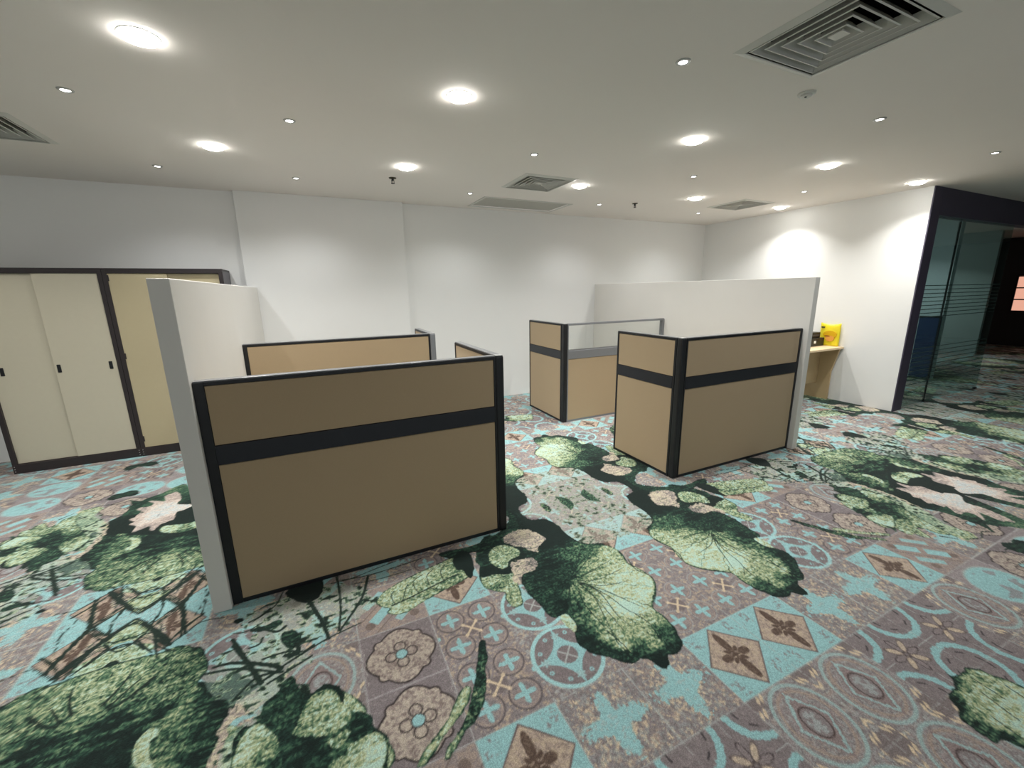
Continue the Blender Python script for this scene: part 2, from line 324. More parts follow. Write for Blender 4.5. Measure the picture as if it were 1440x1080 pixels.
# plant shapes of the carpet print, in metres on the floor: leaves (L), strokes (S), foliage texture (N)
SHAPES = [["L",[[-1.042,2.335],[-1.02,2.377],[-0.97,2.413],[-0.911,2.356],[-0.862,2.298],[-0.904,2.267],[-0.95,2.264],[-0.999,2.273]],[[-1.008,2.339,0.8],[-0.953,2.355,0.9],[-0.897,2.305,0.7],[-0.969,2.289,0.5]],None,0.0,0,0.7],
["L",[[-0.832,2.181],[-0.897,2.221],[-0.959,2.232],[-1.032,2.236],[-1.103,2.147],[-1.063,2.112],[-1.002,2.097],[-0.928,2.1],[-0.857,2.126]],[[-0.881,2.174,0.8],[-0.966,2.178,0.7],[-1.034,2.191,0.85],[-1.079,2.131,0.95],[-0.945,2.125,0.9]],None,0.0,0,0.7],
["L",[[-0.798,2.215],[-0.819,2.287],[-0.851,2.32],[-0.89,2.271],[-0.861,2.229],[-0.832,2.181]],[[-0.835,2.242,0.7]],None,0,2,0.8],
["L",[[-0.398,1.749],[-0.41,1.712],[-0.474,1.648],[-0.492,1.518],[-0.489,1.363],[-0.444,1.215],[-0.501,1.109],[-0.502,0.937],[-0.457,0.849],[-0.548,0.908],[-0.585,0.873],[-0.666,0.816],[-0.723,0.728],[-0.804,0.723],[-0.95,1.086],[-1.1,1.631],[-1.192,2.04],[-0.972,2.036]],[[-0.565,0.969,0.05],[-0.618,0.996,0.25],[-0.538,1.305,0.0],[-0.582,1.563,0.05],[-0.536,1.744,0.0],[-0.756,1.497,0],[-0.871,1.634,0],[-0.848,1.697,0],[-0.925,1.323,0],[-0.972,1.722,0.1],[-0.735,0.779,0.35],[-0.964,1.296,0],[-0.467,1.741,0.1]],None,0,0,0.3],
["L",[[-0.517,1.766],[-0.542,1.682],[-0.573,1.647],[-0.573,1.558],[-0.565,1.441],[-0.613,1.446],[-0.679,1.508],[-0.728,1.543],[-0.751,1.602],[-0.745,1.654],[-0.71,1.663],[-0.675,1.645],[-0.666,1.71],[-0.632,1.76],[-0.598,1.743],[-0.557,1.801]],[[-0.702,1.587,0.72],[-0.616,1.506,0.5],[-0.622,1.619,0.45],[-0.587,1.688,0.3],[-0.661,1.499,0.2],[-0.56,1.772,0.2]],None,0.006,0,0.55],
["L",[[-0.632,1.824],[-0.657,1.772],[-0.715,1.752],[-0.789,1.755],[-0.859,1.738],[-0.937,1.741],[-1.027,1.759],[-1.101,1.805],[-1.149,1.952],[-1.116,2.034],[-1.053,2.076],[-0.65,1.875]],[[-0.703,1.827,0.6],[-0.775,1.831,0.35],[-0.848,1.835,0.6],[-0.918,1.82,0.35],[-0.99,1.804,0.55],[-1.078,1.848,0.7],[-1.101,1.962,0.5],[-0.992,1.972,0.4],[-0.837,1.926,0.6]],[-1.158,1.852],0.012,0,0.6],
["L",[[-0.678,2.096],[-0.703,2.112],[-0.749,2.124],[-0.809,2.108],[-0.841,2.074],[-0.902,2.08],[-0.917,2.079],[-0.965,2.155],[-0.978,2.133],[-1.0,2.112],[-1.047,2.112],[-1.085,2.089],[-1.113,2.092],[-1.183,2.112],[-1.241,2.105],[-1.271,2.079],[-1.313,2.048],[-1.168,1.748],[-0.475,1.411],[-0.476,1.46],[-0.473,1.522],[-0.453,1.568],[-0.45,1.608],[-0.417,1.649],[-0.395,1.733],[-0.403,1.774],[-0.43,1.794],[-0.469,1.851],[-0.486,1.86],[-0.513,1.832],[-0.539,1.804],[-0.593,1.83],[-0.617,1.901],[-0.625,1.952],[-0.662,2.019]],[[-0.709,2.042,0.6],[-0.761,2.003,0.65],[-0.677,1.901,0.55],[-0.815,1.983,0.6],[-0.878,1.97,0.5],[-0.951,2.112,0.05],[-0.972,2.03,0.3],[-1.024,1.999,0.6],[-0.995,1.918,0.55],[-1.097,2.008,0.1],[-1.137,2.001,0.7],[-1.137,1.963,0.72],[-1.21,2.037,0.15],[-1.236,1.986,0.6],[-1.168,1.906,0.5],[-1.065,1.928,0.5],[-1.148,1.931,0.15],[-0.932,1.862,0.45],[-0.87,1.857,0.35],[-0.805,1.878,0.5],[-0.723,1.852,0.4],[-0.658,1.952,0.1],[-0.648,1.857,0.4],[-0.701,1.762,0.02],[-0.796,1.759,0.02],[-0.922,1.763,0.05],[-1.056,1.806,0.05],[-1.175,1.821,0],[-0.88,1.647,0],[-0.778,1.67,0],[-0.77,1.593,0.0],[-0.568,1.749,0.1],[-0.473,1.771,0.03],[-0.43,1.75,0.02],[-0.49,1.684,0.05],[-0.52,1.589,0.1],[-0.53,1.507,0.1],[-0.611,1.731,0.3],[-0.656,1.727,0.5],[-0.676,1.666,0.4],[-0.617,1.637,0.35],[-0.614,1.548,0.3],[-0.701,1.633,0.4],[-0.645,1.543,0.3]],None,0.01,0,0.55],
["L",[[-0.133,1.328],[-0.158,1.275],[-0.106,1.129],[-0.121,1.091],[-0.191,1.13],[-0.187,0.996],[-0.19,0.892],[-0.231,0.888],[-0.278,0.874],[-0.33,0.926],[-0.308,1.011],[-0.358,1.105],[-0.444,1.215],[-0.489,1.363],[-0.492,1.518],[-0.451,1.586],[-0.391,1.538],[-0.33,1.508],[-0.269,1.494],[-0.208,1.464],[-0.135,1.375]],[[-0.155,1.195,0.02],[-0.268,1.406,0.1],[-0.179,1.36,0.05],[-0.259,1.247,0.4],[-0.238,1.09,0.6],[-0.258,0.986,0.7],[-0.36,1.377,0.75],[-0.363,1.259,0.8],[-0.331,1.473,0.4],[-0.433,1.414,0.85],[-0.422,1.247,0.9]],None,0.0,0,0.5],
["L",[[-0.451,1.586],[-0.452,1.423],[-0.415,1.179],[-0.444,1.215],[-0.489,1.363],[-0.492,1.518],[-0.464,1.66],[-0.385,1.7],[-0.353,1.652],[-0.371,1.613]],[[-0.463,1.539,0.9],[-0.458,1.307,0.95],[-0.421,1.654,0.8]],None,0.003,2,0.5],
["L",[[-0.403,1.36],[-0.409,1.323],[-0.431,1.33],[-0.449,1.383],[-0.443,1.418],[-0.424,1.413]],[[-0.426,1.371,0]],None,0,0,0.1],
["L",[[0.092,1.225],[0.071,1.179],[0.021,1.146],[0.008,1.093],[0.003,1.032],[-0.033,1.008],[-0.085,1.098],[-0.118,1.196],[-0.117,1.264],[-0.058,1.244],[-0.033,1.269],[0.011,1.31],[0.027,1.363]],[[0.023,1.222,0.75],[-0.026,1.17,0.75],[-0.058,1.105,0.8],[0.022,1.332,0.1]],None,0.006,0,0.5],
["L",[[-0.018,1.453],[-0.008,1.381],[-0.012,1.331],[-0.059,1.328],[-0.13,1.363],[-0.215,1.415],[-0.242,1.455],[-0.23,1.501],[-0.175,1.515],[-0.143,1.548],[-0.095,1.555],[-0.056,1.528]],[[-0.07,1.429,0.8],[-0.128,1.407,0.75],[-0.065,1.476,0.8],[-0.207,1.446,0.6]],None,0.008,0,0.5],
["L",[[-0.096,1.124],[-0.118,1.083],[-0.186,1.117],[-0.232,1.312],[-0.206,1.374],[-0.125,1.333],[-0.091,1.353],[-0.044,1.293],[-0.113,1.271],[-0.123,1.199]],[[-0.156,1.215,0]],None,0,0,0.3],
["L",[[-0.289,0.736],[-0.301,0.673],[-0.363,0.662],[-0.404,0.639],[-0.458,0.661],[-0.481,0.722],[-0.461,0.769],[-0.394,0.762],[-0.347,0.787],[-0.311,0.774]],[[-0.35,0.712,0.1]],None,0,0,0.2],
["L",[[-0.174,0.042],[-0.194,-0.023],[-0.266,-0.045],[-0.339,-0.067],[-0.419,-0.025],[-0.424,0.037],[-0.363,0.064],[-0.279,0.039],[-0.244,0.108],[-0.2,0.085]],[[-0.24,0.019,0.1]],None,0,0,0.2],
["S",[[-0.231,0.888],[-0.31,0.865],[-0.406,0.888],[-0.468,0.854]],0.008,0.008,0],
["S",[[-0.213,0.738],[-0.298,0.749]],0.005,0.005,0],
["S",[[-0.103,0.988],[-0.16,0.925]],0.01,0.004,0],
["S",[[-0.072,1.574],[-0.141,1.515],[-0.19,1.455]],0.01,0.01,0],
["N",[[-0.51,2.188],[-0.445,2.214],[-0.286,2.277],[-0.11,2.276],[0.031,2.224],[0.145,2.047],[0.126,1.977],[0.005,1.906],[-0.137,1.883],[-0.236,1.859],[-0.304,1.801],[-0.416,1.947],[-0.436,2.057]],1,0.55,0.02],
["N",[[-0.572,1.977],[-0.499,1.988],[-0.376,1.927],[-0.304,1.801],[-0.259,1.637],[-0.307,1.528],[-0.361,1.614],[-0.383,1.697],[-0.463,1.836],[-0.555,1.881]],1,0.6,0.02],
["N",[[1.399,1.774],[1.493,1.866],[1.977,1.961],[2.009,2.254],[2.138,2.34],[2.14,2.546],[2.104,2.597],[2.033,2.594],[2.005,2.8],[1.934,2.879],[1.679,2.908],[1.454,2.795],[1.367,2.646],[1.279,2.589],[1.22,2.559],[1.212,2.398],[1.344,2.293],[1.347,2.141]],2,0.5,0.03],
["N",[[-0.104,1.086],[-0.247,0.933],[-0.388,1.098],[-0.475,1.356],[-0.463,1.539],[-0.354,1.588],[-0.302,1.659],[-0.219,1.617],[-0.181,1.451],[-0.224,1.383]],1,0.5,0.02],
["N",[[-0.17,1.624],[-0.26,1.473],[-0.421,1.654],[-0.324,1.713],[-0.177,1.637]],1,0.45,0.02],
["N",[[-0.164,1.771],[-0.246,1.737],[-0.315,1.659],[-0.461,1.664],[-0.592,1.846],[-0.6,1.929],[-0.48,1.899],[-0.376,1.961],[-0.363,2.072],[-0.338,2.144]],1,0.45,0.02],
["L",[[1.337,2.98],[1.4,2.908],[1.347,2.748],[1.344,2.596],[1.242,2.552],[1.199,2.497],[1.195,2.398],[1.22,2.33],[1.279,2.3],[1.334,2.291],[1.365,2.19],[1.362,2.091],[1.381,1.987],[1.428,1.929],[1.507,1.878],[1.284,1.728],[0.737,2.001],[0.854,2.298],[1.032,2.307]],[[1.26,2.722,0.0],[1.14,2.469,0.1],[1.252,2.006,0],[0.873,2.152,0.15],[1.03,1.969,0.1]],None,0.0,0,0.35],
["L",[[0.537,2.249],[0.63,2.256],[0.767,2.243],[0.968,2.305],[1.088,2.392],[1.164,2.286],[1.012,1.96],[0.892,1.876],[0.803,1.944],[0.68,1.893],[0.761,2.163],[0.614,2.159]],[[0.758,2.219,0.1],[0.944,2.271,0.15],[1.027,2.085,0]],None,0,0,0.35],
["L",[[1.215,2.709],[1.213,2.381],[1.325,2.307],[1.353,2.191],[1.356,2.048],[1.388,1.959],[1.475,1.902],[1.545,1.825],[1.543,1.733],[1.523,1.667],[1.548,1.595],[1.558,1.511],[1.516,1.436],[1.456,1.386],[1.402,1.338],[1.404,1.268],[1.4,1.203],[1.377,1.152],[1.36,1.108],[1.303,1.08],[1.278,1.085],[1.252,1.094],[1.227,1.057],[1.19,1.047],[1.173,1.077],[1.162,1.115],[1.134,1.129],[1.097,1.125],[1.053,1.149],[1.015,1.198],[0.965,1.235],[0.941,1.282],[0.934,1.333],[0.953,1.376],[0.984,1.408],[0.984,1.475],[0.959,1.501],[0.92,1.493],[0.897,1.535],[0.893,1.6],[0.884,1.661],[0.875,1.724],[0.889,1.811],[0.92,1.857],[0.962,1.864],[1.014,1.873],[1.012,1.96],[1.027,2.085],[1.121,2.308]],[[1.251,2.242,0],[1.185,2.061,0],[1.294,2.065,0.02],[1.093,1.846,0.05],[0.949,1.781,0.12],[0.944,1.641,0.18],[1.069,1.7,0.12],[1.192,1.82,0.1],[1.267,1.858,0.35],[1.385,1.878,0.3],[1.316,1.734,0.72],[1.46,1.787,0.8],[1.426,1.656,0.9],[1.267,1.539,1],[1.433,1.562,1],[1.462,1.463,1],[1.289,1.394,1.2],[1.214,1.432,1],[1.178,1.544,0.8],[1.131,1.607,0.6],[1.041,1.518,0.25],[1.058,1.439,0.35],[1.111,1.413,0.8],[1.156,1.324,0.78],[1.08,1.298,0.7],[1.114,1.222,0.95],[1.238,1.251,0.72],[1.341,1.299,0.8],[1.258,1.18,0.6],[1.327,1.176,0.25],[1.316,1.108,0.05],[1.204,1.081,0],[1.155,1.16,0.15],[1.073,1.173,0.08],[1.03,1.235,0.1],[0.987,1.3,0.05],[0.987,1.376,0.1],[0.997,1.539,0.05]],[1.131,1.701],0.012,0,0.5],
["L",[[0.986,2.25],[1.119,2.27],[1.198,2.18],[1.2,2.097],[1.143,2.054],[1.102,2.006],[1.063,2.026],[1.027,2.085],[0.984,2.134],[0.961,2.174]],[[1.085,2.2,0.9],[1.117,2.095,0.85],[0.992,2.187,0.6]],None,0.004,2,0.6],
["L",[[0.832,2.141],[0.903,2.175],[0.968,2.136],[1.002,2.069],[0.976,2.016],[0.905,2.001],[0.865,1.948],[0.823,1.957],[0.794,2.031],[0.803,2.09]],[[0.864,2.085,0.85],[0.952,2.068,0.75],[0.853,1.99,0.9]],[0.894,2.045],0.006,0,0.5],
["L",[[0.704,1.947],[0.781,1.927],[0.841,1.897],[0.872,1.898],[0.866,1.823],[0.84,1.712],[0.812,1.649],[0.762,1.652],[0.752,1.717],[0.768,1.767],[0.726,1.798],[0.684,1.85],[0.684,1.902]],[[0.735,1.888,0.8],[0.794,1.795,0.85],[0.802,1.692,0.8],[0.748,1.818,0.6]],[0.839,1.891],0.006,0,0.5],
["L",[[0.73,2.003],[0.786,2.011],[0.836,1.951],[0.899,1.955],[0.882,1.904],[0.841,1.897],[0.781,1.927],[0.704,1.936]],[[0.803,1.944,0]],None,0,0,0.3],
["L",[[0.902,1.978],[1.004,1.976],[1.05,1.941],[1.031,1.877],[0.974,1.858],[0.914,1.86],[0.881,1.794],[0.86,1.826],[0.876,1.907]],[[0.954,1.939,0.9],[1.022,1.918,0.5]],None,0.0,2,0.6],
["L",[[0.942,1.496],[0.981,1.491],[0.993,1.445],[0.984,1.408],[0.953,1.376],[0.944,1.412],[0.939,1.447]],[[0.96,1.437,0.85]],None,0,0,0.6],
["L",[[0.134,2.004],[0.167,2.053],[0.224,2.084],[0.293,2.111],[0.414,2.145],[0.527,2.169],[0.61,2.18],[0.621,2.081],[0.634,1.978],[0.553,1.946],[0.457,1.925],[0.354,1.895],[0.276,1.865],[0.216,1.865],[0.174,1.901],[0.192,1.922],[0.153,1.956]],[[0.209,1.999,0.8],[0.317,2.012,0.7],[0.433,2.041,0.75],[0.548,2.04,0.6],[0.426,2.101,0.9],[0.241,1.89,0.85],[0.466,1.955,0.6]],None,0.008,0,0.55],
["S",[[0.2,1.94],[0.305,1.959],[0.419,1.986],[0.541,2.016],[0.589,2.02]],0.008,0.008,0],
["S",[[0.263,1.956],[0.295,2.039],[0.312,2.066]],0.004,0.004,0],
["S",[[0.35,1.97],[0.34,2.07],[0.405,2.111]],0.004,0.004,0],
["S",[[0.419,1.986],[0.422,2.084],[0.468,2.128]],0.004,0.004,0],
["S",[[0.503,2.007],[0.502,2.082],[0.543,2.141]],0.004,0.004,0],
["S",[[0.221,1.945],[0.212,2.014],[0.233,2.045]],0.004,0.004,0],
["S",[[0.305,1.959],[0.362,1.931],[0.378,1.907]],0.004,0.004,0],
["S",[[0.407,1.984],[0.464,1.947],[0.476,1.932]],0.004,0.004,0],
["L",[[0.61,2.18],[0.647,2.216],[0.692,2.216],[0.712,2.162],[0.701,2.062],[0.654,1.968],[0.631,1.971],[0.625,2.04],[0.592,2.066],[0.591,2.127]],[[0.649,2.129,0],[0.661,2.022,0]],None,0,0,0.2],
["S",[[-0.028,2.271],[0.096,2.246],[0.251,2.246],[0.429,2.26]],0.006,0.006,0],
["S",[[0.029,2.207],[0.185,2.183],[0.353,2.185]],0.004,0.004,0],
["S",[[-0.07,2.265],[0.033,2.259],[0.201,2.291],[0.381,2.316]],0.005,0.005,0],
["L",[[-0.301,2.293],[-0.25,2.346],[-0.17,2.379],[-0.124,2.337],[-0.111,2.259],[-0.122,2.212],[-0.151,2.17],[-0.194,2.159],[-0.236,2.188],[-0.27,2.233]],[[-0.2,2.268,0]],None,0,0,0.1],
["S",[[-0.185,2.17],[-0.152,2.069],[-0.122,1.969],[-0.099,1.859]],0.022,0.014,0],
["S",[[-0.042,2.315],[-0.035,2.153],[-0.039,2.013],[-0.055,1.888]],0.012,0.01,0],
["S",[[0.119,2.235],[0.08,2.096],[0.026,1.996],[-0.05,1.886]],0.014,0.01,0],
["S",[[0.045,1.893],[-0.033,1.878],[-0.104,1.861],[-0.171,1.838],[-0.235,1.811],[-0.292,1.784],[-0.338,1.754],[-0.397,1.733]],0.006,0.014,0],
["S",[[-0.509,2.052],[-0.453,1.93],[-0.403,1.823],[-0.364,1.737]],0.018,0.02,0],
["S",[[-0.561,1.914],[-0.517,1.911],[-0.471,1.896],[-0.391,1.853],[-0.328,1.81],[-0.292,1.778]],0.012,0.022,0],
["S",[[-0.37,1.867],[-0.3,1.867],[-0.252,1.857],[-0.204,1.833],[-0.163,1.852]],0.01,0.01,0],
["S",[[-0.316,2.309],[-0.339,2.223],[-0.389,2.172],[-0.437,2.138]],0.006,0.006,0],
["L",[[-0.299,1.989],[-0.257,1.995],[-0.222,1.951],[-0.217,1.898],[-0.245,1.875],[-0.278,1.891],[-0.3,1.939]],[[-0.255,1.929,0.1]],None,0,0,0.5],
["L",[[-0.447,2.082],[-0.381,2.083],[-0.322,2.096],[-0.303,2.065],[-0.345,2.051],[-0.411,2.051]],[[-0.38,2.076,0.1]],None,0,0,0.4],
["L",[[-0.526,2.182],[-0.494,2.195],[-0.482,2.168],[-0.506,2.158]],[[-0.5,2.176,0]],None,0,0,0.3],
["L",[[-0.68,2.093],[-1.032,2.134],[-1.173,2.092],[-1.262,1.952],[-1.379,1.848],[-1.005,1.732],[-0.801,1.735],[-0.67,1.803],[-0.587,1.896],[-0.602,1.994]],[[-0.94,2.047,0.6],[-1.082,1.973,0.75],[-1.071,1.862,0.4],[-0.722,1.932,0.4],[-0.886,1.742,0.1]],None,0.01,0,0.6],
["L",[[-0.104,1.586],[-0.226,1.551],[-0.227,1.466],[-0.146,1.398],[-0.058,1.366],[0.017,1.404],[-0.008,1.486]],[[-0.1,1.475,0.75]],None,0.008,0,0.5],
["L",[[-0.268,1.602],[-0.387,1.541],[-0.41,1.41],[-0.317,1.242],[-0.234,1.092],[-0.192,0.97],[-0.13,1.001],[-0.116,1.093],[0.005,1.068],[0.054,1.093],[0.029,1.195],[0.063,1.304],[-0.064,1.336],[-0.18,1.416],[-0.233,1.54]],[[-0.295,1.469,0.3],[-0.254,1.343,0.15],[-0.19,1.24,0.1],[-0.244,1.213,0.6],[-0.2,1.08,0.8],[-0.016,1.264,0.8],[0.042,1.143,0.75]],None,0.008,0,0.6],
["S",[[-0.771,2.151],[-0.834,2.242],[-0.888,2.314],[-0.937,2.369],[-0.97,2.395]],0.0186,0.0124,0],
["S",[[-0.975,2.395],[-0.937,2.367],[-0.889,2.319],[-0.84,2.225],[-0.782,2.147]],0.00868,0.00744,0],
["S",[[-0.722,2.199],[-0.757,2.316],[-0.792,2.436]],0.0124,0.0155,0],
["S",[[-0.569,2.235],[-0.667,2.253],[-0.722,2.199],[-0.793,2.133]],0.00496,0.0062,0],
["S",[[-0.792,2.436],[-0.818,2.404],[-0.88,2.328],[-0.941,2.269]],0.00496,0.00372,0],
["S",[[-0.735,2.233],[-0.761,2.325],[-0.792,2.453]],0.00868,0.0062,0],
["S",[[-0.787,2.467],[-0.831,2.413],[-0.887,2.348]],0.0124,0.00744,0],
["S",[[-0.971,2.426],[-0.933,2.389],[-0.894,2.344],[-0.864,2.284],[-0.771,2.181]],0.00744,0.00992,0],
["S",[[-0.974,2.426],[-0.921,2.372],[-0.855,2.284],[-0.78,2.18]],0.0124,0.0217,0],
["S",[[-1.059,2.318],[-0.99,2.244],[-0.936,2.237],[-0.907,2.279],[-0.855,2.274]],0.00744,0.00744,0],
["S",[[-1.045,2.326],[-0.993,2.29],[-0.938,2.284],[-0.89,2.302]],0.0124,0.00496,0],
["S",[[-0.791,2.476],[-0.76,2.35],[-0.735,2.236]],0.0186,0.01364,0],
["S",[[-0.89,2.312],[-0.846,2.354],[-0.79,2.421]],0.0062,0.00868,0],
["S",[[-0.79,2.421],[-0.762,2.321],[-0.736,2.186]],0.00744,0.00868,0],
["S",[[-0.78,2.18],[-0.735,2.236],[-0.671,2.317]],0.00868,0.00496,0],
["S",[[-0.918,2.253],[-0.878,2.194],[-0.832,2.133]],0.01116,0.00744,0],
["S",[[-0.858,2.286],[-0.83,2.19],[-0.819,2.136]],0.00868,0.00868,0],
["S",[[-0.875,2.349],[-0.837,2.388],[-0.792,2.451]],0.00434,0.00434,0],
["S",[[-0.802,2.089],[-0.846,2.221]],0.00744,0.00744,0],
["S",[[-0.896,2.315],[-0.876,2.409]],0.00744,0.00744,0],
["S",[[-0.873,2.435],[-0.895,2.359]],0.00868,0.00868,0],
["S",[[-0.895,2.291],[-0.932,2.237],[-0.981,2.213],[-1.047,2.281]],0.00744,0.00744,0],
["S",[[-1.038,2.265],[-0.98,2.233],[-0.892,2.249]],0.0124,0.00496,0],
["S",[[-0.681,2.29],[-0.681,2.413],[-0.709,2.567]],0.0031,0.00496,0],
["S",[[-0.81,2.145],[-0.839,2.204],[-0.894,2.259],[-0.917,2.258]],0.00372,0.00372,0],
["S",[[-0.873,2.173],[-0.917,2.229],[-0.97,2.249]],0.00868,0.00868,0],
["S",[[-0.818,2.164],[-0.772,2.122],[-0.738,2.101]],0.0062,0.0062,0],
["S",[[-0.671,2.313],[-0.73,2.257],[-0.766,2.204]],0.0124,0.0062,0],
["S",[[-0.874,2.409],[-0.891,2.321]],0.0031,0.0031,0],
["S",[[-0.893,2.358],[-0.877,2.443]],0.0031,0.0031,0],
["S",[[-0.71,2.313],[-0.679,2.472]],0.00372,0.00372,0],
["S",[[-0.89,2.271],[-0.857,2.24],[-0.796,2.181]],0.0031,0.0031,0],
["S",[[-0.855,2.342],[-0.79,2.143],[-0.753,2.097]],0.0031,0.0031,0],
["S",[[-0.83,2.394],[-0.767,2.4],[-0.73,2.22]],0.00248,0.00248,0],
["S",[[-0.288,1.758],[-0.383,1.774],[-0.459,1.697]],0.012,0.012,0],
["S",[[-0.367,1.734],[-0.426,1.872],[-0.497,2.007]],0.02,0.02,0],
["S",[[-0.314,1.77],[-0.466,1.861],[-0.587,1.891]],0.012,0.012,0],
["S",[[-0.172,1.79],[-0.254,1.756],[-0.341,1.721]],0.01,0.01,0],
["S",[[-0.287,2.034],[-0.326,2.016],[-0.402,2.079]],0.014,0.014,0],
["S",[[-0.231,1.889],[-0.23,1.833],[-0.28,1.843]],0.02,0.02,0],
["S",[[-0.366,2.203],[-0.405,2.165],[-0.453,2.141]],0.01,0.01,0],
["S",[[-0.393,2.111],[-0.458,2.081],[-0.513,2.096]],0.006,0.006,0],
["S",[[-0.382,2.004],[-0.392,1.969],[-0.433,1.962]],0.01,0.01,0],
["L",[[1.155,0.527],[1.158,0.507],[1.134,0.493],[1.091,0.49],[1.056,0.497],[1.037,0.482],[1.014,0.461],[1.005,0.429],[0.985,0.402],[0.971,0.354],[0.961,0.284],[1.294,0.208],[1.312,0.266],[1.324,0.285],[1.331,0.305],[1.372,0.317],[1.373,0.339],[1.377,0.35],[1.369,0.383],[1.364,0.41],[1.323,0.43],[1.302,0.451],[1.29,0.466],[1.24,0.475],[1.214,0.473],[1.171,0.499]],[[1.083,0.467,0.7],[1.122,0.428,0.8],[1.083,0.387,0.75],[1.075,0.339,0.98],[1.237,0.419,0.78],[1.253,0.375,0.8],[1.254,0.327,0.85],[1.286,0.443,0.1],[1.32,0.418,0.08],[1.342,0.361,0.15],[1.314,0.31,0.1],[1.166,0.497,0.3],[1.313,0.395,0.65],[1.207,0.304,1],[1.172,0.387,0.9]],None,0.014,0,0.5],
["S",[[1.15,0.419],[1.182,0.311]],0.004,0.004,0],
["S",[[1.097,0.463],[1.109,0.367]],0.004,0.004,0],
["S",[[1.25,0.364],[1.266,0.278]],0.004,0.004,0],
["S",[[1.023,0.391],[1.036,0.331]],0.004,0.004,0],
["L",[[0.531,1.532],[0.554,1.523],[0.543,1.475],[0.533,1.432],[0.504,1.387],[0.475,1.304],[0.431,1.237],[0.379,1.191],[0.341,1.176],[0.297,1.139],[0.264,1.117],[0.248,1.115],[0.245,1.126],[0.267,1.154],[0.305,1.176],[0.34,1.201],[0.367,1.237],[0.399,1.285],[0.425,1.328],[0.452,1.374],[0.479,1.425],[0.506,1.479]],[[0.527,1.483,0.1],[0.462,1.357,0.15],[0.435,1.3,0.3],[0.372,1.224,0.25],[0.277,1.131,0.7]],None,0.006,0,0.7],
["L",[[0.395,1.345],[0.416,1.333],[0.395,1.287],[0.365,1.259],[0.315,1.223],[0.271,1.197],[0.227,1.165],[0.185,1.134],[0.152,1.134],[0.166,1.16],[0.208,1.191],[0.26,1.221],[0.31,1.265],[0.355,1.317]],[[0.376,1.318,0.85],[0.304,1.248,0.8],[0.235,1.196,0.8]],None,0.007,0,0.4],
["L",[[-0.819,1.509],[-0.825,1.45],[-0.886,1.46],[-0.959,1.479],[-1.013,1.492],[-1.037,1.578],[-0.995,1.608],[-0.926,1.593],[-0.861,1.56]],[[-0.884,1.522,0.9],[-0.973,1.546,0.5],[-1.016,1.546,0.6]],None,0.004,0,0.6],
["L",[[-0.57,1.224],[-0.598,1.204],[-0.606,1.143],[-0.636,1.142],[-0.568,1.071],[-0.586,1.043],[-0.641,1.046],[-0.657,1.003],[-0.604,0.942],[-0.665,0.962],[-0.72,0.996],[-0.698,0.89],[-0.727,0.868],[-0.761,0.845],[-0.81,0.933],[-0.833,1.013],[-0.83,1.104],[-0.926,1.158],[-0.939,1.197],[-0.897,1.238],[-0.855,1.253],[-0.868,1.363],[-0.836,1.391],[-0.8,1.416],[-0.785,1.488],[-0.762,1.476],[-0.739,1.407],[-0.705,1.431],[-0.653,1.446],[-0.648,1.361],[-0.597,1.314],[-0.616,1.28]],[[-0.695,1.276,0.9],[-0.746,1.137,0.95],[-0.774,0.942,0.4],[-0.736,1.426,0.3],[-0.623,1.262,0.5],[-0.874,1.177,0.9],[-0.833,1.346,0.4],[-0.734,1.227,1],[-0.599,1.087,0.4]],None,0.004,1,0.4],
["S",[[-0.633,1.267],[-0.734,1.296],[-0.753,1.165],[-0.788,1.082]],0.004,0.003,4],
["S",[[-0.668,1.146],[-0.718,1.098],[-0.734,0.976]],0.003,0.003,4],
["L",[[-0.751,1.614],[-0.753,1.669],[-0.737,1.701],[-0.718,1.709],[-0.691,1.69],[-0.687,1.66],[-0.705,1.646],[-0.688,1.584],[-0.665,1.527],[-0.719,1.554]],[[-0.73,1.647,0.9],[-0.7,1.569,0.85]],None,0.004,0,0.5],
["S",[[-0.78,1.97],[-0.853,1.892],[-0.901,1.875],[-0.869,1.933],[-0.829,1.99]],0.014,0.005,0],
["S",[[-0.926,1.905],[-0.89,1.987],[-0.875,2.05]],0.012,0.005,0],
["L",[[-0.431,1.385],[-0.424,1.415],[-0.431,1.503],[-0.412,1.547],[-0.349,1.557],[-0.349,1.625],[-0.303,1.658],[-0.277,1.704],[-0.247,1.715],[-0.215,1.625],[-0.172,1.594],[-0.127,1.615],[-0.083,1.589],[-0.052,1.535],[-0.055,1.491],[-0.033,1.445],[0.008,1.42],[0.034,1.387],[0.031,1.339],[0.06,1.317],[0.078,1.27],[0.06,1.179],[0.058,1.147]],[[-0.314,1.617,0.15],[-0.276,1.555,0.2],[-0.172,1.377,0],[-0.236,1.378,0.1],[-0.01,1.383,0.1],[-0.095,1.339,0.2],[-0.099,1.558,0],[-0.071,1.526,0.0]],None,0.0,0,0.5],
["L",[[-0.241,1.448],[-0.226,1.48],[-0.213,1.524],[-0.179,1.579],[-0.128,1.591],[-0.084,1.562],[-0.065,1.504],[-0.038,1.465],[-0.035,1.412],[-0.072,1.389],[-0.106,1.378],[-0.185,1.409],[-0.218,1.425]],[[-0.143,1.543,0.8],[-0.075,1.457,0.82],[-0.185,1.461,0.75],[-0.132,1.426,0.75],[-0.106,1.382,0.5],[-0.212,1.442,0.4],[-0.157,1.587,0.5]],None,0.006,0,0.6],
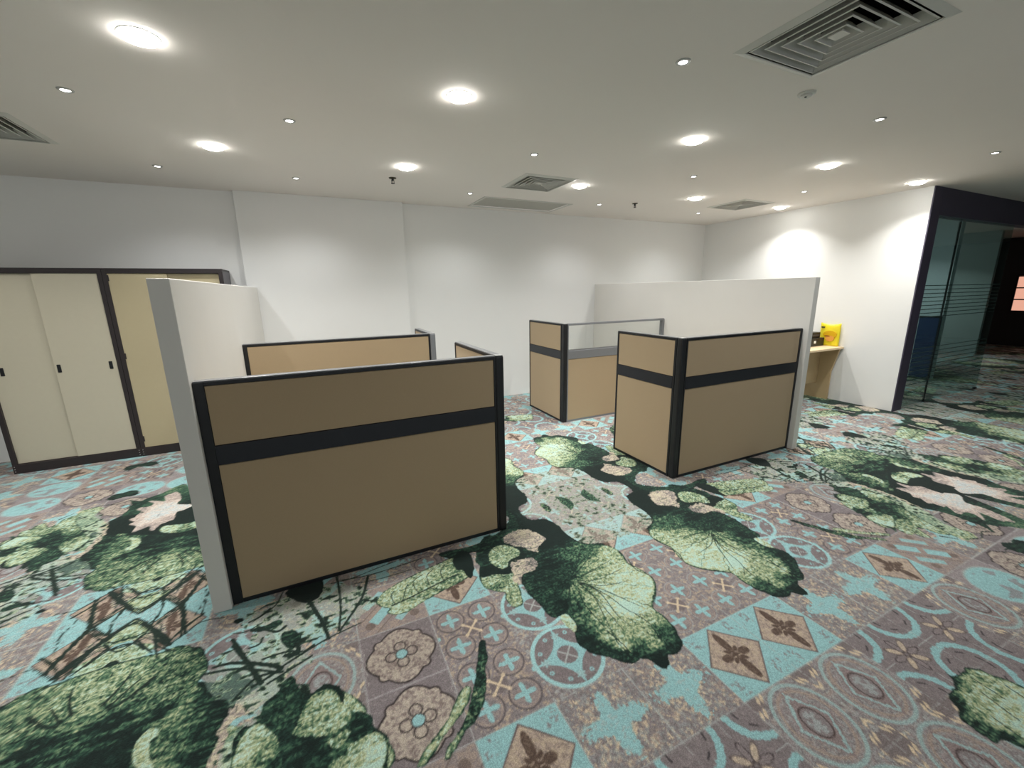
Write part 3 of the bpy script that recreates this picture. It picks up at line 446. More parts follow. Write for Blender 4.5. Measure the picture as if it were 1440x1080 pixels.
["L",[[-0.422,1.462],[-0.413,1.509],[-0.398,1.532],[-0.374,1.551],[-0.341,1.541],[-0.319,1.51],[-0.283,1.453],[-0.267,1.394],[-0.258,1.334],[-0.254,1.302],[-0.407,1.377]],[[-0.368,1.495,0.85],[-0.394,1.456,0.85],[-0.324,1.422,0.55],[-0.356,1.382,0.6],[-0.286,1.403,0.3],[-0.295,1.352,0.15]],None,0.006,0,0.6],
["L",[[-0.071,1.291],[-0.05,1.317],[-0.016,1.323],[0.04,1.323],[0.067,1.29],[0.073,1.239],[0.048,1.185],[0.032,1.166],[-0.112,1.237],[-0.116,1.285]],[[0.022,1.29,0.85],[0.049,1.24,0.98],[-0.02,1.274,0.8],[-0.08,1.261,0.75],[0.031,1.207,1]],None,0.006,0,0.6],
["L",[[-0.126,1.377],[-0.093,1.372],[-0.059,1.383],[-0.04,1.358],[-0.069,1.326],[-0.096,1.321],[-0.121,1.351]],[[-0.088,1.35,0.6]],None,0.006,0,0.6],
["L",[[-0.427,1.524],[-0.406,1.552],[-0.388,1.56],[-0.404,1.535],[-0.418,1.496]],[[-0.411,1.539,0.1]],None,0.0,0,0.6],
["S",[[1.173,1.67],[1.273,1.631],[1.47,1.646]],0.005,0.002,0],
["S",[[1.168,1.662],[1.267,1.58],[1.42,1.547]],0.005,0.002,0],
["S",[[1.162,1.654],[1.178,1.544],[1.142,1.397],[1.095,1.232]],0.005,0.002,0],
["S",[[1.168,1.651],[1.222,1.542],[1.205,1.383],[1.217,1.293]],0.005,0.002,0],
["S",[[1.174,1.648],[1.256,1.545],[1.317,1.427],[1.354,1.362]],0.005,0.002,0],
["S",[[1.168,1.64],[1.179,1.505],[1.174,1.381],[1.168,1.286]],0.005,0.002,0],
["S",[[1.186,1.642],[1.245,1.511],[1.278,1.364],[1.351,1.293]],0.005,0.002,0],
["S",[[1.141,1.622],[1.103,1.524],[1.101,1.4],[1.097,1.321]],0.005,0.002,0],
["S",[[1.159,1.72],[1.279,1.826],[1.359,1.918]],0.005,0.002,0],
["S",[[1.171,1.714],[1.33,1.801],[1.437,1.851]],0.005,0.002,0],
["S",[[1.115,1.677],[1.02,1.622],[0.927,1.611]],0.005,0.002,0],
["S",[[1.111,1.658],[1.046,1.571],[1.023,1.491]],0.005,0.002,0],
["S",[[1.184,1.686],[1.298,1.708],[1.457,1.737]],0.005,0.002,0],
["S",[[1.114,1.699],[1.031,1.74],[0.94,1.764]],0.005,0.002,0],
["S",[[1.545,1.693],[1.524,1.607],[1.558,1.511],[1.504,1.422],[1.402,1.338]],0.005,0.002,0],
["S",[[1.097,1.321],[1.115,1.207],[1.099,1.173]],0.005,0.002,0],
["S",[[1.289,1.342],[1.309,1.264],[1.288,1.181]],0.005,0.002,0],
["L",[[1.566,2.54],[1.596,2.516],[1.622,2.459],[1.631,2.403],[1.562,2.332],[1.556,2.383],[1.548,2.454]],[[1.575,2.44,0.22]],None,0,0,0.6],
["L",[[1.4,2.512],[1.432,2.463],[1.432,2.398],[1.398,2.376],[1.384,2.438]],[[1.404,2.444,0.3]],None,0,0,0.8]]

# ceiling with openings for the four air diffusers and the access hatch
VENTS = [(2.235, 1.30), (2.265, 4.10), (-1.825, 4.10), (5.40, 4.12)]; VH = .262
HATCH = (1.99, 3.19, 4.90, 5.46)
holes = [(x-VH, x+VH, y-VH, y+VH) for x, y in VENTS] + [HATCH]
xs = sorted({XL, XF} | {h[0] for h in holes} | {h[1] for h in holes}); ys = sorted({YF, YB+.2} | {h[2] for h in holes} | {h[3] for h in holes})
bm = BM()
for i in range(len(xs)-1):
    for j in range(len(ys)-1):
        cx, cy = (xs[i]+xs[i+1])/2, (ys[j]+ys[j+1])/2
        if any(h[0] < cx < h[1] and h[2] < cy < h[3] for h in holes): continue
        box(bm, xs[i], xs[i+1], ys[j], ys[j+1], CZ, CZ+.05)
struct('ceiling', bm, M_ceil)

struct('wall_back', box(BM(), XL-.15, XF+.2, YB, YB+.15, 0, CZ), M_wall)
struct('wall_column', box(BM(), -.640, 1.143, YK, YB+.001, 0, CZ, .003), M_wall)
struct('wall_left', box(BM(), XL-.15, XL, YF, YB, 0, CZ), M_wall)
# unseen wall behind the camera: sill, head, piers, and openings added for fill light
bm = BM(); box(bm, XL-.15, XF+.2, YF-.15, YF, 0, .75); box(bm, XL-.15, XF+.2, YF-.15, YF, 2.45, CZ)
WX = [XL-.15+k*2.2 for k in range(6)]; box(bm, WX[-1], XF+.2, YF-.15, YF, .75, 2.45)
for x in WX: box(bm, x-.15, x+.15, YF-.15, YF, .75, 2.45)
struct('wall_front', bm, M_wall)
struct('wall_right', box(BM(), XR, XRE, YE, YB, 0, CZ), M_wall)
# aubergine paint on the end of the right wall and on the header above the glass
struct('wall_entrance_header', box(BM(), XRE+.031, XF, YE-.012, YE+.12, 2.366, CZ), M_purple); bm = box(BM(), XR+.002, XRE+.03, YE-.012, YE, 0, CZ); box(bm, XRE, XRE+.03, YE, YE+.12, 0, CZ)
struct('wall_entrance', bm, M_purple)
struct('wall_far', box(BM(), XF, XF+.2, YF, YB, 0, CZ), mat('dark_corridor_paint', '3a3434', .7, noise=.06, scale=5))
M_corr = mat('corridor_wall_paint', 'cddce2', .6, noise=.02, scale=4)
struct('wall_corridor', box(BM(), 9.352, 9.47, 3.205, YB, 0, CZ), M_corr)
struct('wall_corridor_end', box(BM(), 13.4, 13.5, 3.93, YB, 0, CZ), mat('grey_corridor_paint', 'a9b8b8', .6, noise=.03, scale=4))
t = thing('low_panel', 'navy blue lower wall panel behind the glass partition', 'panel', (9.34, 3.34, 0))
obj('panel_board', box(BM(), 9.325, 9.352, 3.205, 3.485, .012, 1.03, .002), mat('navy_laminate', '33456e', .45, noise=.03, scale=30), t)
obj('top_edge', box(BM(), 9.318, 9.352, 3.205, 3.485, 1.03, 1.05, .002), M_black, t)

# two low white dividers
struct('wall_divider_left', box(BM(), -.623, -.543, 2.285, YK, 0, 1.657, .004), M_divider)
struct('wall_divider_right', box(BM(), 4.143, 4.213, 2.319, YB, 0, 1.657, .004), M_divider)

# ------------------------------------------------------------ carpet
canvas = paint_carpet(SHAPES)
def lod(x, y):
    d = math.hypot(x-.3, y)
    if y < -.4: return .05
    if x < -1.6 and d > 2.4 and y < 1.0: return .03
    return .005 if d < 2.45 else .009 if d < 4.6 else .016 if d < 8.5 else .03
V, F, base = [], [], 0
T = .5; nxn = int(math.ceil((XF+.2-XL)/T)); nyn = int(math.ceil((YB-YF)/T))
for i in range(nxn):
    for j in range(nyn):
        x0, y0 = XL+i*T, YF+j*T; x1, y1 = min(x0+T, XF+.2), min(y0+T, YB)
        s = lod((x0+x1)/2, (y0+y1)/2); a, b = max(2, int(round((x1-x0)/s))+1), max(2, int(round((y1-y0)/s))+1)
        gx, gy = np.meshgrid(np.linspace(x0, x1, a), np.linspace(y0, y1, b))
        V.append(np.stack([gx.ravel(), gy.ravel()], 1)); q = (np.arange(b-1)[:, None]*a+np.arange(a-1)[None, :]).ravel()+base
        F.append(np.stack([q, q+1, q+a+1, q+a], 1)); base += a*b
V = np.concatenate(V); F = np.concatenate(F).astype(np.int32)
me = bpy.data.meshes.new('floor'); me.vertices.add(len(V)); me.loops.add(F.size); me.polygons.add(len(F))
co = np.zeros((len(V), 3), np.float32); co[:, :2] = V; me.vertices.foreach_set('co', co.ravel())
me.loops.foreach_set('vertex_index', F.ravel()); me.polygons.foreach_set('loop_start', np.arange(0, F.size, 4, dtype=np.int32)); me.polygons.foreach_set('loop_total', np.full(len(F), 4, np.int32))
me.update(calc_edges=True)
c = sample_carpet(canvas, V[:, 0], V[:, 1]); c = np.where(c <= .04045, c/12.92, ((c+.055)/1.055)**2.4); g_ = c@np.array([.2126, .7152, .0722]); c = np.clip((c*.76+g_[:, None]*.24)*1.12, 0, 1)
at = me.color_attributes.new('print', 'FLOAT_COLOR', 'POINT'); at.data.foreach_set('color', np.concatenate([c, np.ones((len(c), 1))], 1).astype(np.float32).ravel())
m = bpy.data.materials.new('printed_carpet'); m.use_nodes = True; N = m.node_tree.nodes; L = m.node_tree.links; b = N['Principled BSDF']
b.inputs['Roughness'].default_value = .95; b.inputs['Specular IOR Level'].default_value = .2; b.inputs['Sheen Weight'].default_value = .08; b.inputs['Sheen Roughness'].default_value = .5
at_n = N.new('ShaderNodeAttribute'); at_n.attribute_name = 'print'; tc = N.new('ShaderNodeTexCoord')
vo = N.new('ShaderNodeTexVoronoi'); vo.inputs['Scale'].default_value = 260
mr = N.new('ShaderNodeMapRange'); mr.inputs['From Max'].default_value = .7; mr.inputs['To Min'].default_value = 1.22; mr.inputs['To Max'].default_value = .74
mx = N.new('ShaderNodeMix'); mx.data_type = 'RGBA'; mx.blend_type = 'MULTIPLY'; mx.inputs[0].default_value = 1
bp = N.new('ShaderNodeBump'); bp.inputs['Strength'].default_value = .5; bp.inputs['Distance'].default_value = .002; bp.invert = True
L.new(tc.outputs['Object'], vo.inputs['Vector']); L.new(vo.outputs['Distance'], mr.inputs['Value']); L.new(at_n.outputs['Color'], mx.inputs[6]); L.new(mr.outputs['Result'], mx.inputs[7])
L.new(mx.outputs[2], b.inputs['Base Color']); L.new(vo.outputs['Distance'], bp.inputs['Height']); L.new(bp.outputs['Normal'], b.inputs['Normal'])
me.materials.append(m); fo = bpy.data.objects.new('floor', me); COL.objects.link(fo); fo['kind'] = 'structure'

# ------------------------------------------------------------ ceiling lights
def add_lamp(name, kind, parent, z, power, color, **kw):
    d = bpy.data.lights.new(name, kind); d.energy = power; d.color = color
    for k, v in kw.items(): setattr(d, k, v)
    o = bpy.data.objects.new(name, d); COL.objects.link(o); o.parent = parent; o.location = (0, 0, z); return o
def big_light(label):
    t = thing('ceiling_downlight', label, 'ceiling light', (0, 0, 0), 'large round downlights')
    obj('trim_ring', lathe(BM(), [(.067, -.0005), (.068, -.003), (.073, -.003), (.075, 0), (.067, 0)], 40), M_wall, t, True)
    obj('lens', lathe(BM(), [(0, -.024), (.045, -.022), (.064, -.014), (.067, -.004), (.067, 0), (0, 0)], 40), M_lens, t, True)
    add_lamp('lamp', 'AREA', t, -.03, BIG_W, (1, .985, .95), shape='DISK', size=.13, spread=math.radians(118))
    return t
def small_light(label):
    t = thing('ceiling_spotlight', label, 'ceiling light', (0, 0, 0), 'small recessed spotlights')
    obj('trim_ring', lathe(BM(), [(.021, -.001), (.023, -.006), (.034, -.004), (.036, 0), (.021, 0)], 32), M_chrome, t, True)
    obj('lens', lathe(BM(), [(0, -.006), (.021, -.003), (.021, 0), (0, 0)], 28), M_lens2, t, True)
    add_lamp('lamp', 'SPOT', t, -.02, SMALL_W, (.97, .99, 1), spot_size=math.radians(138), spot_blend=1.0, shadow_soft_size=.03)
    return t
BX = [-.545, .885, 2.735, 4.465, 6.12]; ordn = ['leftmost', 'second from left', 'third from left', 'fourth from left', 'rightmost']
first = None
for r, (y, row) in enumerate(((2.53, 'nearer'), (4.03, 'farther'))):
    for k, x in enumerate(BX):
        lb = f'large round glowing downlight, {ordn[k]} of the {row} row of large ceiling lights'
        if first is None: first = big_light(lb); first.location = (x, y, CZ)
        else: duplicate(first, (x, y, CZ), lb)
small = []
for y, row, X5 in ((1.745, 'nearest', [1.776, 3.578, 5.418]), (3.285, 'middle', [-1.07, -.005, 1.776, 3.583, 5.39]), (4.79, 'farthest', [-1.07, -.01, 1.76, 3.56, 5.38])):
    names = ordn if len(X5) == 5 else ['left', 'middle', 'right']
    for k, x in enumerate(X5):
        small.append((x, y, f'tiny bright recessed spotlight, {names[k]} of the {row} row of small ceiling lights'))
for (x, y), lb in zip(((8.25, 3.45), (12.2, 4.6)), ('large downlight in the corridor behind the narrow glass panel', 'large downlight in the corridor behind the wide glass panel')):
    duplicate(first, (x, y, CZ), lb, 'corridor downlights')
for y, lb in ((2.53, 'nearer'), (4.03, 'farther')): duplicate(first, (-2.45, y, CZ), f'added unseen fill downlight beyond the left edge, in the {lb} row of large lights')  # two out-of-view downlights added to brighten the left side
first = None
for x, y, lb in small:
    if first is None: first = small_light(lb); first.location = (x, y, CZ)
    else: duplicate(first, (x, y, CZ), lb)

# ------------------------------------------------------------ square air diffusers
def diffuser(label):
    t = thing('air_diffuser', label, 'air vent', (0, 0, 0), 'square ceiling air diffusers')
    def ring(ro, zo, ri, zi, th=.0022):
        bm = BM(); L4 = []
        for r, z in ((ro, zo), (ri, zi), (ri-th, zi+th), (ro-th, zo+th)):
            L4.append([bm.verts.new((sx*r, sy*r, z)) for sx, sy in ((-1, -1), (1, -1), (1, 1), (-1, 1))])
        for a, b in ((0, 1), (1, 2), (2, 3), (3, 0)):
            for k in range(4): bm.faces.new((L4[a][k], L4[a][(k+1) % 4], L4[b][(k+1) % 4], L4[b][k]))
        return bm
    obj('outer_frame', ring(.298, -.001, .262, -.012, .004), M_vent, t)
    d = BM(); box(d, -.27, .27, -.27, .27, .22, .225)
    for a in ((-.264, -.260, -.264, .264), (.260, .264, -.264, .264), (-.264, .264, -.264, -.260), (-.264, .264, .260, .264)): box(d, *a, -.001, .225)
    obj('duct', d, M_dark, t)
    for k in range(5):
        r0 = .246-.046*k; l = ring(r0, -.006, r0-.030, .036); l2 = ring(r0+.004, -.0075, r0-.003, -.0095, .0015)
        mm_ = bpy.data.meshes.new('tmp'); l2.to_mesh(mm_); l.from_mesh(mm_); bpy.data.meshes.remove(mm_)
        obj('louvre', l, M_vent, t)
    obj('centre_cap', prism(BM(), [(-.03, -.03), (.03, -.03), (.03, .03), (-.03, .03)], 'z', -.006, .0), M_vent, t)
    return t
vl = ['large square air diffuser near the top right of the picture, beside the smoke detector', 'square air diffuser in front of the flat ceiling hatch', 'square air diffuser above the wardrobes at the left edge', 'square air diffuser in the far right, near the white side wall']
v0 = diffuser(vl[0]); v0.location = (*VENTS[0], CZ)
for p, l in zip(VENTS[1:], vl[1:]): duplicate(v0, (*p, CZ), l)

t = thing('ceiling_hatch', 'flat rectangular white ceiling access hatch close to the back wall', 'hatch', (2.59, 5.18, CZ))
a0, a1, b0, b1 = HATCH; d = BM()
for a in ((a0-.02, a1+.02, b0-.02, b0+.012), (a0-.02, a1+.02, b1-.012, b1+.02), (a0-.02, a0+.012, b0+.012, b1-.012), (a1-.012, a1+.02, b0+.012, b1-.012)): box(d, *a, CZ-.007, CZ-.0005, .001)
obj('hatch_frame', d, M_vent, t)
obj('hatch_panel', box(BM(), a0+.014, a1-.014, b0+.014, b1-.014, CZ+.006, CZ+.014, .001), mat('hatch_board', 'b5b3ab', .8, noise=.03, scale=8), t)

t = thing('smoke_detector', 'small round white smoke detector beside the large air diffuser', 'smoke detector', (2.712, 1.71, CZ))
obj('base_plate', lathe(BM(), [(0, 0), (.046, 0), (.046, -.006), (.043, -.009), (0, -.009)], 40, (2.712, 1.71, CZ)), M_vent, t, True)
obj('sensor_cap', lathe(BM(), [(0, -.009), (.030, -.009), (.027, -.020), (.018, -.024), (0, -.025)], 32, (2.712, 1.71, CZ)), M_vent, t, True)
obj('sensor_eye', lathe(BM(), [(0, -.0245), (.007, -.0245), (.006, -.028), (0, -.0285)], 16, (2.698, 1.705, CZ+.002)), M_black, t, True)

def sprinkler(x, y, label):
    t = thing('fire_sprinkler', label, 'sprinkler', (x, y, CZ), 'pendent fire sprinklers')
    obj('escutcheon', lathe(BM(), [(0, 0), (.036, 0), (.034, -.006), (.012, -.010), (0, -.010)], 28, (x, y, CZ)), mat('aged_brass', '4a4436', .4, metal=.7), t, True)
    d = lathe(BM(), [(0, -.008), (.011, -.008), (.011, -.022), (.006, -.028), (0, -.028)], 16, (x, y, CZ))
    obj('valve_body', d, M_black, t, True)
    d = BM()
    for s in (-1, 1): box(d, x+s*.012-.002, x+s*.012+.002, y-.002, y+.002, CZ-.05, CZ-.02); box(d, x-.014 if s < 0 else x, x if s < 0 else x+.014, y-.002, y+.002, CZ-.052, CZ-.048)
    obj('yoke', d, M_black, t)
    obj('glass_bulb', lathe(BM(), [(0, -.026), (.003, -.028), (.003, -.046), (0, -.048)], 12, (x, y, CZ)), mat('bulb_liquid', '5a2018', .2), t, True)
    obj('deflector', lathe(BM(), [(0, -.050), (.018, -.050), (.018, -.053), (0, -.053)], 16, (x, y, CZ)), M_black, t)
sprinkler(.838, 4.445, 'small dark pendent sprinkler above the left cubicle, near the second large downlight')
sprinkler(3.963, 4.564, 'small dark pendent sprinkler between the flat hatch and the far right diffuser')

# ------------------------------------------------------------ cubicle partitions
HP, B0, B1, TH = 1.195, .775, .873, .055
def straight(t, ax, a0, a1, b0, mainm, belt, glazed=False, stile0=.022, stile1=.022, trim=None):
    """one straight run: along ax from a0 to a1, occupying b0..b0+TH across"""
    def bx(bm, u0, u1, v0, v1, z0, z1, bev=0):
        return box(bm, u0, u1, v0, v1, z0, z1, bev) if ax == 'x' else box(bm, v0, v1, u0, u1, z0, z1, bev)
    b1 = b0+TH; d = BM()
    bx(d, a0, a0+stile0, b0, b1, .0, HP-.006, .004); bx(d, a1-stile1, a1, b0, b1, .0, HP-.006, .004)
    bx(d, a0+stile0, a1-stile1, b0+.002, b1-.002, .0, .022, .002); bx(d, a0+stile0, a1-stile1, b0, b1, HP-.024, HP-.006, .002)
    obj('edge_frame', d, mainm, t)
    obj('top_trim', bx(BM(), a0+.003, a1-.003, b0+.004, b1-.004, HP-.006, HP, .0025), trim or M_trim, t)
    obj('belt_rail', bx(BM(), a0+stile0, a1-stile1, b0-.001, b1+.001, B0, B1, .002), belt, t)
    for v0, v1 in ((b0+.003, b0+.025), (b1-.025, b1-.003)):
        obj('fabric_panel', bx(BM(), a0+stile0+.001, a1-stile1-.001, v0, v1, .023, B0-.003, .003), M_tan, t)
        if not glazed: obj('fabric_panel', bx(BM(), a0+stile0+.001, a1-stile1-.001, v0, v1, B1+.003, HP-.026, .003), M_tan, t)
    if glazed:
        p = obj('window_pane', bx(BM(), a0+stile0+.001, a1-stile1-.001, b0+.024, b0+.030, B1+.001, HP-.025), M_clear, t); p['label'] = 'clear glass pane'
        d = BM()
        for v in (b0+.014, b0+.031): bx(d, a0+stile0, a1-stile1, v, v+.009, B1+.0005, B1+.012, .001)
        obj('glazing_bead', d, M_trim, t)

def glass_mat(name, tint, refl=1.0, body=.05):
    m = bpy.data.materials.new(name); m.use_nodes = True; N = m.node_tree.nodes; L = m.node_tree.links; out = N['Material Output']; N.remove(N['Principled BSDF'])
    tr = N.new('ShaderNodeBsdfTransparent'); tr.inputs[0].default_value = lin(tint); gl = N.new('ShaderNodeBsdfGlossy'); gl.inputs['Roughness'].default_value = .01
    df = N.new('ShaderNodeBsdfDiffuse'); df.inputs[0].default_value = lin('8fb0ae'); fr = N.new('ShaderNodeFresnel'); pw = N.new('ShaderNodeMath'); pw.operation = 'POWER'; pw.inputs[0].default_value = 1.45; sg = N.new('ShaderNodeMath'); sg.operation = 'MULTIPLY_ADD'; sg.inputs[1].default_value = -2; sg.inputs[2].default_value = 1; ge = N.new('ShaderNodeNewGeometry')
    L.new(ge.outputs['Backfacing'], sg.inputs[0]); L.new(sg.outputs[0], pw.inputs[1]); L.new(pw.outputs[0], fr.inputs[0])
    mm = N.new('ShaderNodeMath'); mm.operation = 'MULTIPLY'; mm.inputs[1].default_value = refl
    x1 = N.new('ShaderNodeMixShader'); x1.inputs[0].default_value = body; x2 = N.new('ShaderNodeMixShader')
    L.new(fr.outputs[0], mm.inputs[0]); L.new(mm.outputs[0], x2.inputs[0]); L.new(tr.outputs[0], x1.inputs[1]); L.new(df.outputs[0], x1.inputs[2])
    L.new(x1.outputs[0], x2.inputs[1]); L.new(gl.outputs[0], x2.inputs[2]); L.new(x2.outputs[0], out.inputs[0]); MATS[name] = m; return m
M_clear = glass_mat('clear_glass', 'fdfefd', .8, .01)
M_teal = glass_mat('green_tinted_glass', 'e0eeec', .9, .02)
M_frost = glass_mat('frosted_film', '8fa5a5', .3, .25)

def post(t, x0, y0, m, w=TH):
    o = obj('corner_post', box(BM(), x0, x0+w, y0, y0+w, 0, HP-.004, .012), m, t, False)
    obj('post_cap', box(BM(), x0+.004, x0+w-.004, y0+.004, y0+w-.004, HP-.004, HP+.001, .002), M_chrome, t)
def cubicle(label, x0, x1, y, ywing, side, mainm=M_black, belt=M_belt, glazed=False, frontm=None, st=(.03, .03), postm=None):
    t = thing('cubicle_partition', label, 'office partition', ((x0+x1)/2, y, 0), 'tan cubicle partitions')
    fm = frontm or mainm; fb = M_grey if frontm else belt
    if side == 'right':
        straight(t, 'x', x0, x1-TH, y, fm, fb, glazed, st[0], .014); post(t, x1-TH, y, postm or mainm); straight(t, 'y', y+TH, ywing, x1-TH, mainm, belt)
    else:
        straight(t, 'x', x0+TH, x1, y, fm, fb, glazed, .014, st[1]); post(t, x0, y, mainm); straight(t, 'y', y+TH, ywing, x0, mainm, belt)
    return t
cubicle('nearest tan and black cubicle partition, its long side joined to the left white divider', -.543, 1.033, 2.314, 3.140, 'right', st=(.045, .03))
cubicle('tan cubicle partition standing behind the nearest one, only its top showing', -.543, 1.033, 3.905, 4.560, 'right', postm=M_grey)
cubicle('tan and black corner partition in front of the right white divider, dark band all round', 2.598, 4.143, 2.368, 3.148, 'left')
cubicle('tan corner partition with a clear glass upper half and grey rails, farther back on the right', 2.598, 4.143, 4.097, 4.964, 'left', glazed=True, frontm=M_grey)

# ------------------------------------------------------------ wardrobes
M_wframe = mat('dark_brown_steel', '2c2526', .5, noise=.06, scale=40)
M_door = mat('cream_steel_door', 'c3bca8', .55, noise=.02, scale=30, bump=.15, bscale=500)
M_doorr = mat('cream_steel_door_warm', 'b9ac8c', .55, noise=.02, scale=30, bump=.15, bscale=500)
def wardrobe(x0, x1, label, md, front_right):
    y0, y1, h = 5.172, 5.625, 1.839
    t = thing('wardrobe', label, 'cupboard', ((x0+x1)/2, (y0+y1)/2, 0), 'steel sliding-door cupboards')
    d = BM(); s = .022
    box(d, x0, x0+s, y0+.002, y1, 0, h-.02, .002); box(d, x1-s, x1, y0+.002, y1, 0, h-.02, .002); box(d, x0+s, x1-s, y1-.015, y1, .03, h-.02)
    obj('carcass', d, mat('charcoal_steel_side', '5f5c62', .5, noise=.03, scale=20), t)
    obj('top_panel', box(BM(), x0, x1, y0, y1, h-.022, h, .002), M_wframe, t)
    d = BM(); fw = .034
    box(d, x0, x0+fw, y0-.002, y0+.03, 0, h-.022, .002); box(d, x1-fw, x1, y0-.002, y0+.03, 0, h-.022, .002); box(d, x0+fw, x1-fw, y0-.002, y0+.03, h-.045, h-.022, .001)
    obj('front_frame', d, M_wframe, t)
    obj('plinth', box(BM(), x0, x1, y0-.004, y0+.04, 0, .085, .002), M_wframe, t)
    xm = (x0+x1)/2; zf = .088; zt = h-.047
    for side in (0, 1):
        front = (side == 1) == front_right; ya = y0+.004 if front else y0+.022; yb = ya+.014
        xa, xb = (x0+fw-.004, xm+.012) if side == 0 else (xm-.012, x1-fw+.004)
        dr = obj('sliding_door', box(BM(), xa, xb, ya, yb, zf, zt, .003), md, t)
        base = t.location
        for hx in (([xa+.03, xb-.05] if side == 1 else [xa+.07]) if front_right else ([xb-.07] if side == 0 else [xb-.05])):
            c = (hx, ya-.0015, .945)
            hd = box(BM(), hx-.013, hx+.013, ya-.003, ya+.001, .908, .982, .004); hl = subpart('handle', hd, M_black, dr, base)
    for z in (.18, 1.02, 1.75): obj('door_stop', box(BM(), x0+fw-.001, x0+fw+.010, y0-.002, y0+.003, z-.028, z+.028, .002), M_wframe, t)
    d = BM()
    for z in (.022, .045, .068):
        for xx in (x0+.014, x1-.014): box(d, xx-.003, xx+.003, y0-.007, y0-.003, z-.003, z+.003)
    o = obj('rivet', d, M_chrome, t); o['kind'] = 'stuff'
    return t
wardrobe(-2.647, -1.721, 'cream two-door steel cupboard with brown frame, at the left edge', M_door, True)
wardrobe(-1.719, -.790, 'cream steel cupboard with brown frame, partly hidden behind the left white divider', M_doorr, False)

# ------------------------------------------------------------ desk, device, packet
M_wood = mat('pale_maple_laminate', 'd8c09a', .45, noise=.06, scale=12)
M_wood2 = mat('maple_board', 'b9a27c', .55, noise=.06, scale=12)
t = thing('desk', 'pale wooden desk against the right wall, beyond the right white divider', 'desk', (5.7, 3.5, 0))
obj('desktop', box(BM(), 4.90, 6.526, 3.17, 3.86, .728, .755, .002), M_wood, t)
pr = [(3.26, 0), (3.26, .40), (3.19, .728), (3.84, .728), (3.84, .06), (3.84, 0)]
obj('side_panel', prism(BM(), pr, 'x', 6.475, 6.50), M_wood2, t); obj('side_panel', prism(BM(), pr, 'x', 4.93, 4.955), M_wood2, t)
obj('modesty_panel', box(BM(), 4.956, 6.474, 3.42, 3.438, .22, .727, .001), M_wood2, t)

t = thing('desktop_device', 'small two-tier black device with a white sticker, on the pale wooden desk', 'device', (6.30, 3.48, .755))
obj('base_unit', box(BM(), 6.08, 6.452, 3.39, 3.62, .756, .868, .006), mat('black_plastic', '16181a', .4, noise=.05, scale=50), t)
obj('upper_unit', box(BM(), 6.09, 6.40, 3.42, 3.60, .869, .945, .008), MATS['black_plastic'], t)
obj('tray_slot', box(BM(), 6.10, 6.385, 3.414, 3.421, .895, .912, .001), mat('slot_grey', '3c4044', .4), t)
o = obj('sticker', box(BM(), 6.215, 6.262, 3.387, 3.391, .798, .832, .0008), mat('white_sticker', 'e8e8e4', .5), t); o['label'] = 'white sticker'

t = thing('yellow_packet', 'bright yellow printed paper packet standing on the desk against the wall', 'packet', (6.49, 3.36, .756))
def packet():
    bm = BM(); nu, nv = 12, 14; S = []
    for s in (0, 1):
        g = []
        for j in range(nv+1):
            v = j/nv; row = []
            for i in range(nu+1):
                u = i/nu; puff = math.sin(math.pi*u)**.5*(1-v**6)*(.030+.004*math.sin(9*u+5*v)) if 0 < u < 1 else 0
                z = .757+.315*v - (.022*math.sin(math.pi*u*1.0)*(v > .99) if s == 0 else .022*math.sin(math.pi*u)*(v > .99))
                row.append(bm.verts.new((6.494+(-puff if s == 0 else puff*.7)+.02*v*(1-u)*0, 3.225+.255*u, z)))
            g.append(row)
        S.append(g)
    for s, g in enumerate(S):
        for j in range(nv):
            for i in range(nu):
                q = (g[j][i], g[j][i+1], g[j+1][i+1], g[j+1][i]); bm.faces.new(q if s == 0 else q[::-1])
    for j in range(nv):
        for i in (0, nu): bm.faces.new((S[0][j][i], S[0][j+1][i], S[1][j+1][i], S[1][j][i]))
    for i in range(nu):
        for j in (0, nv): bm.faces.new((S[0][j][i], S[0][j][i+1], S[1][j][i+1], S[1][j][i]))
    bmesh.ops.remove_doubles(bm, verts=bm.verts[:], dist=.0004); return bm
m = mat('yellow_print', 'e3cf22', .35, noise=.03, scale=30); N = m.node_tree.nodes; L = m.node_tree.links
obj('pouch', packet(), m, t, True)
def blob(pts, x0, x1): return prism(BM(), pts, 'x', x0, x1)
ell = lambda cy, cz, ry, rz, n=22: [(cy+ry*math.cos(2*math.pi*k/n), cz+rz*math.sin(2*math.pi*k/n)) for k in range(n)]
for nm, pts, c, xx in (('printed_patch', ell(3.335, .915, .085, .05), 'd2a410', 6.4585), ('printed_patch', ell(3.33, .86, .055, .04), 'dc9a45', 6.457), ('printed_patch', ell(3.365, .893, .035, .008), '8a4a1c', 6.4555), ('brand_mark', [(3.415, 1.000), (3.455, 1.000), (3.455, 1.018), (3.415, 1.018)], '2a2412', 6.466), ('printed_mark', [(3.425, .785), (3.400, .785), (3.400, .795), (3.425, .795)], '3a3010', 6.4635)):
    obj(nm, blob(pts, xx, xx+.012), mat('print_'+c, c, .4), t)

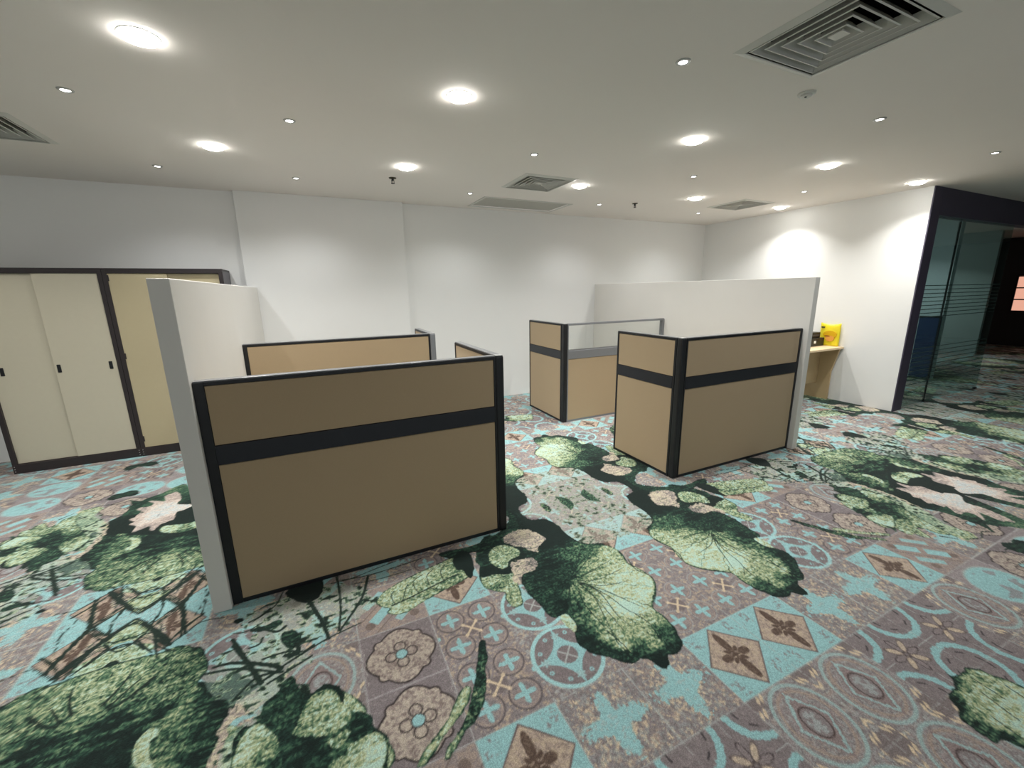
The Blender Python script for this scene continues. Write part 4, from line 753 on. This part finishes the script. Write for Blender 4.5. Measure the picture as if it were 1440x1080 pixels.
# ------------------------------------------------------------ glass front of the corridor
def glass_panel(x0, x1, label, loc, lines, hand):
    t = thing('glass_screen', label, 'glass partition', (loc, 2.566, 0), 'frameless glass panels with frosted lines')
    r = .03; pts = [(x0, .012), (x1, .012), (x1, 2.362)] + ([(x0+r*(1-math.sin(a*math.pi/8)), 2.362-r*(1-math.cos(a*math.pi/8))) for a in range(5)] if hand else [(x0, 2.362)])
    obj('pane', prism(BM(), pts, 'y', 2.560, 2.572), M_teal, t)
    for z0, z1 in ((.30, .77), (1.17, 1.56)):
        n = 9
        for k in range(n):
            z = z0+(z1-z0)*k/(n-1); obj('frosted_line', box(BM(), x0+.01, x1-.01, 2.5590, 2.5598, z-.005, z+.005), M_frost, t)
    for z in (.0, 2.345) if hand else (.0,): obj('clamp', box(BM(), x0+.0 if hand else x1-.06, x0+.05 if hand else x1, 2.550, 2.582, z, z+.03, .003), M_chrome if hand else M_black, t)
glass_panel(6.765, 7.428, 'narrow tinted glass panel with frosted lines beside the dark end of the right wall', 7.1, 9, True)
obj_edge = thing('glass_joint', 'thin black upright joint between the two tinted glass panels', 'seal', (7.434, 2.566, 0))
obj('seal_strip', box(BM(), 7.430, 7.438, 2.556, 2.576, .0, 2.334, .001), M_black, obj_edge)
glass_panel(7.440, 9.06, 'wide tinted glass panel with frosted lines, right of the black joint', 8.2, 9, False)

# lit window with blinds at the far end of the dark corridor
t = thing('lit_window', 'glowing salmon-coloured window with dark bars at the end of the dark corridor', 'window', (16.0, 3.6, .9))
d = BM()
for z in (.86, 1.145, 1.43, 1.75): box(d, 15.98, 16.06, 2.95, 4.26, z, z+.03, .002)
for y in (2.92, 4.23): box(d, 15.98, 16.06, y, y+.03, .86, 1.78, .002)
obj('window_frame', d, M_black, t)
for z in (.89, 1.175, 1.46): obj('lit_pane', box(BM(), 16.01, 16.02, 2.95, 4.23, z, z+.255), mat('salmon_glow', '804030', .6, emit='d9a08a', estr=.7), t)
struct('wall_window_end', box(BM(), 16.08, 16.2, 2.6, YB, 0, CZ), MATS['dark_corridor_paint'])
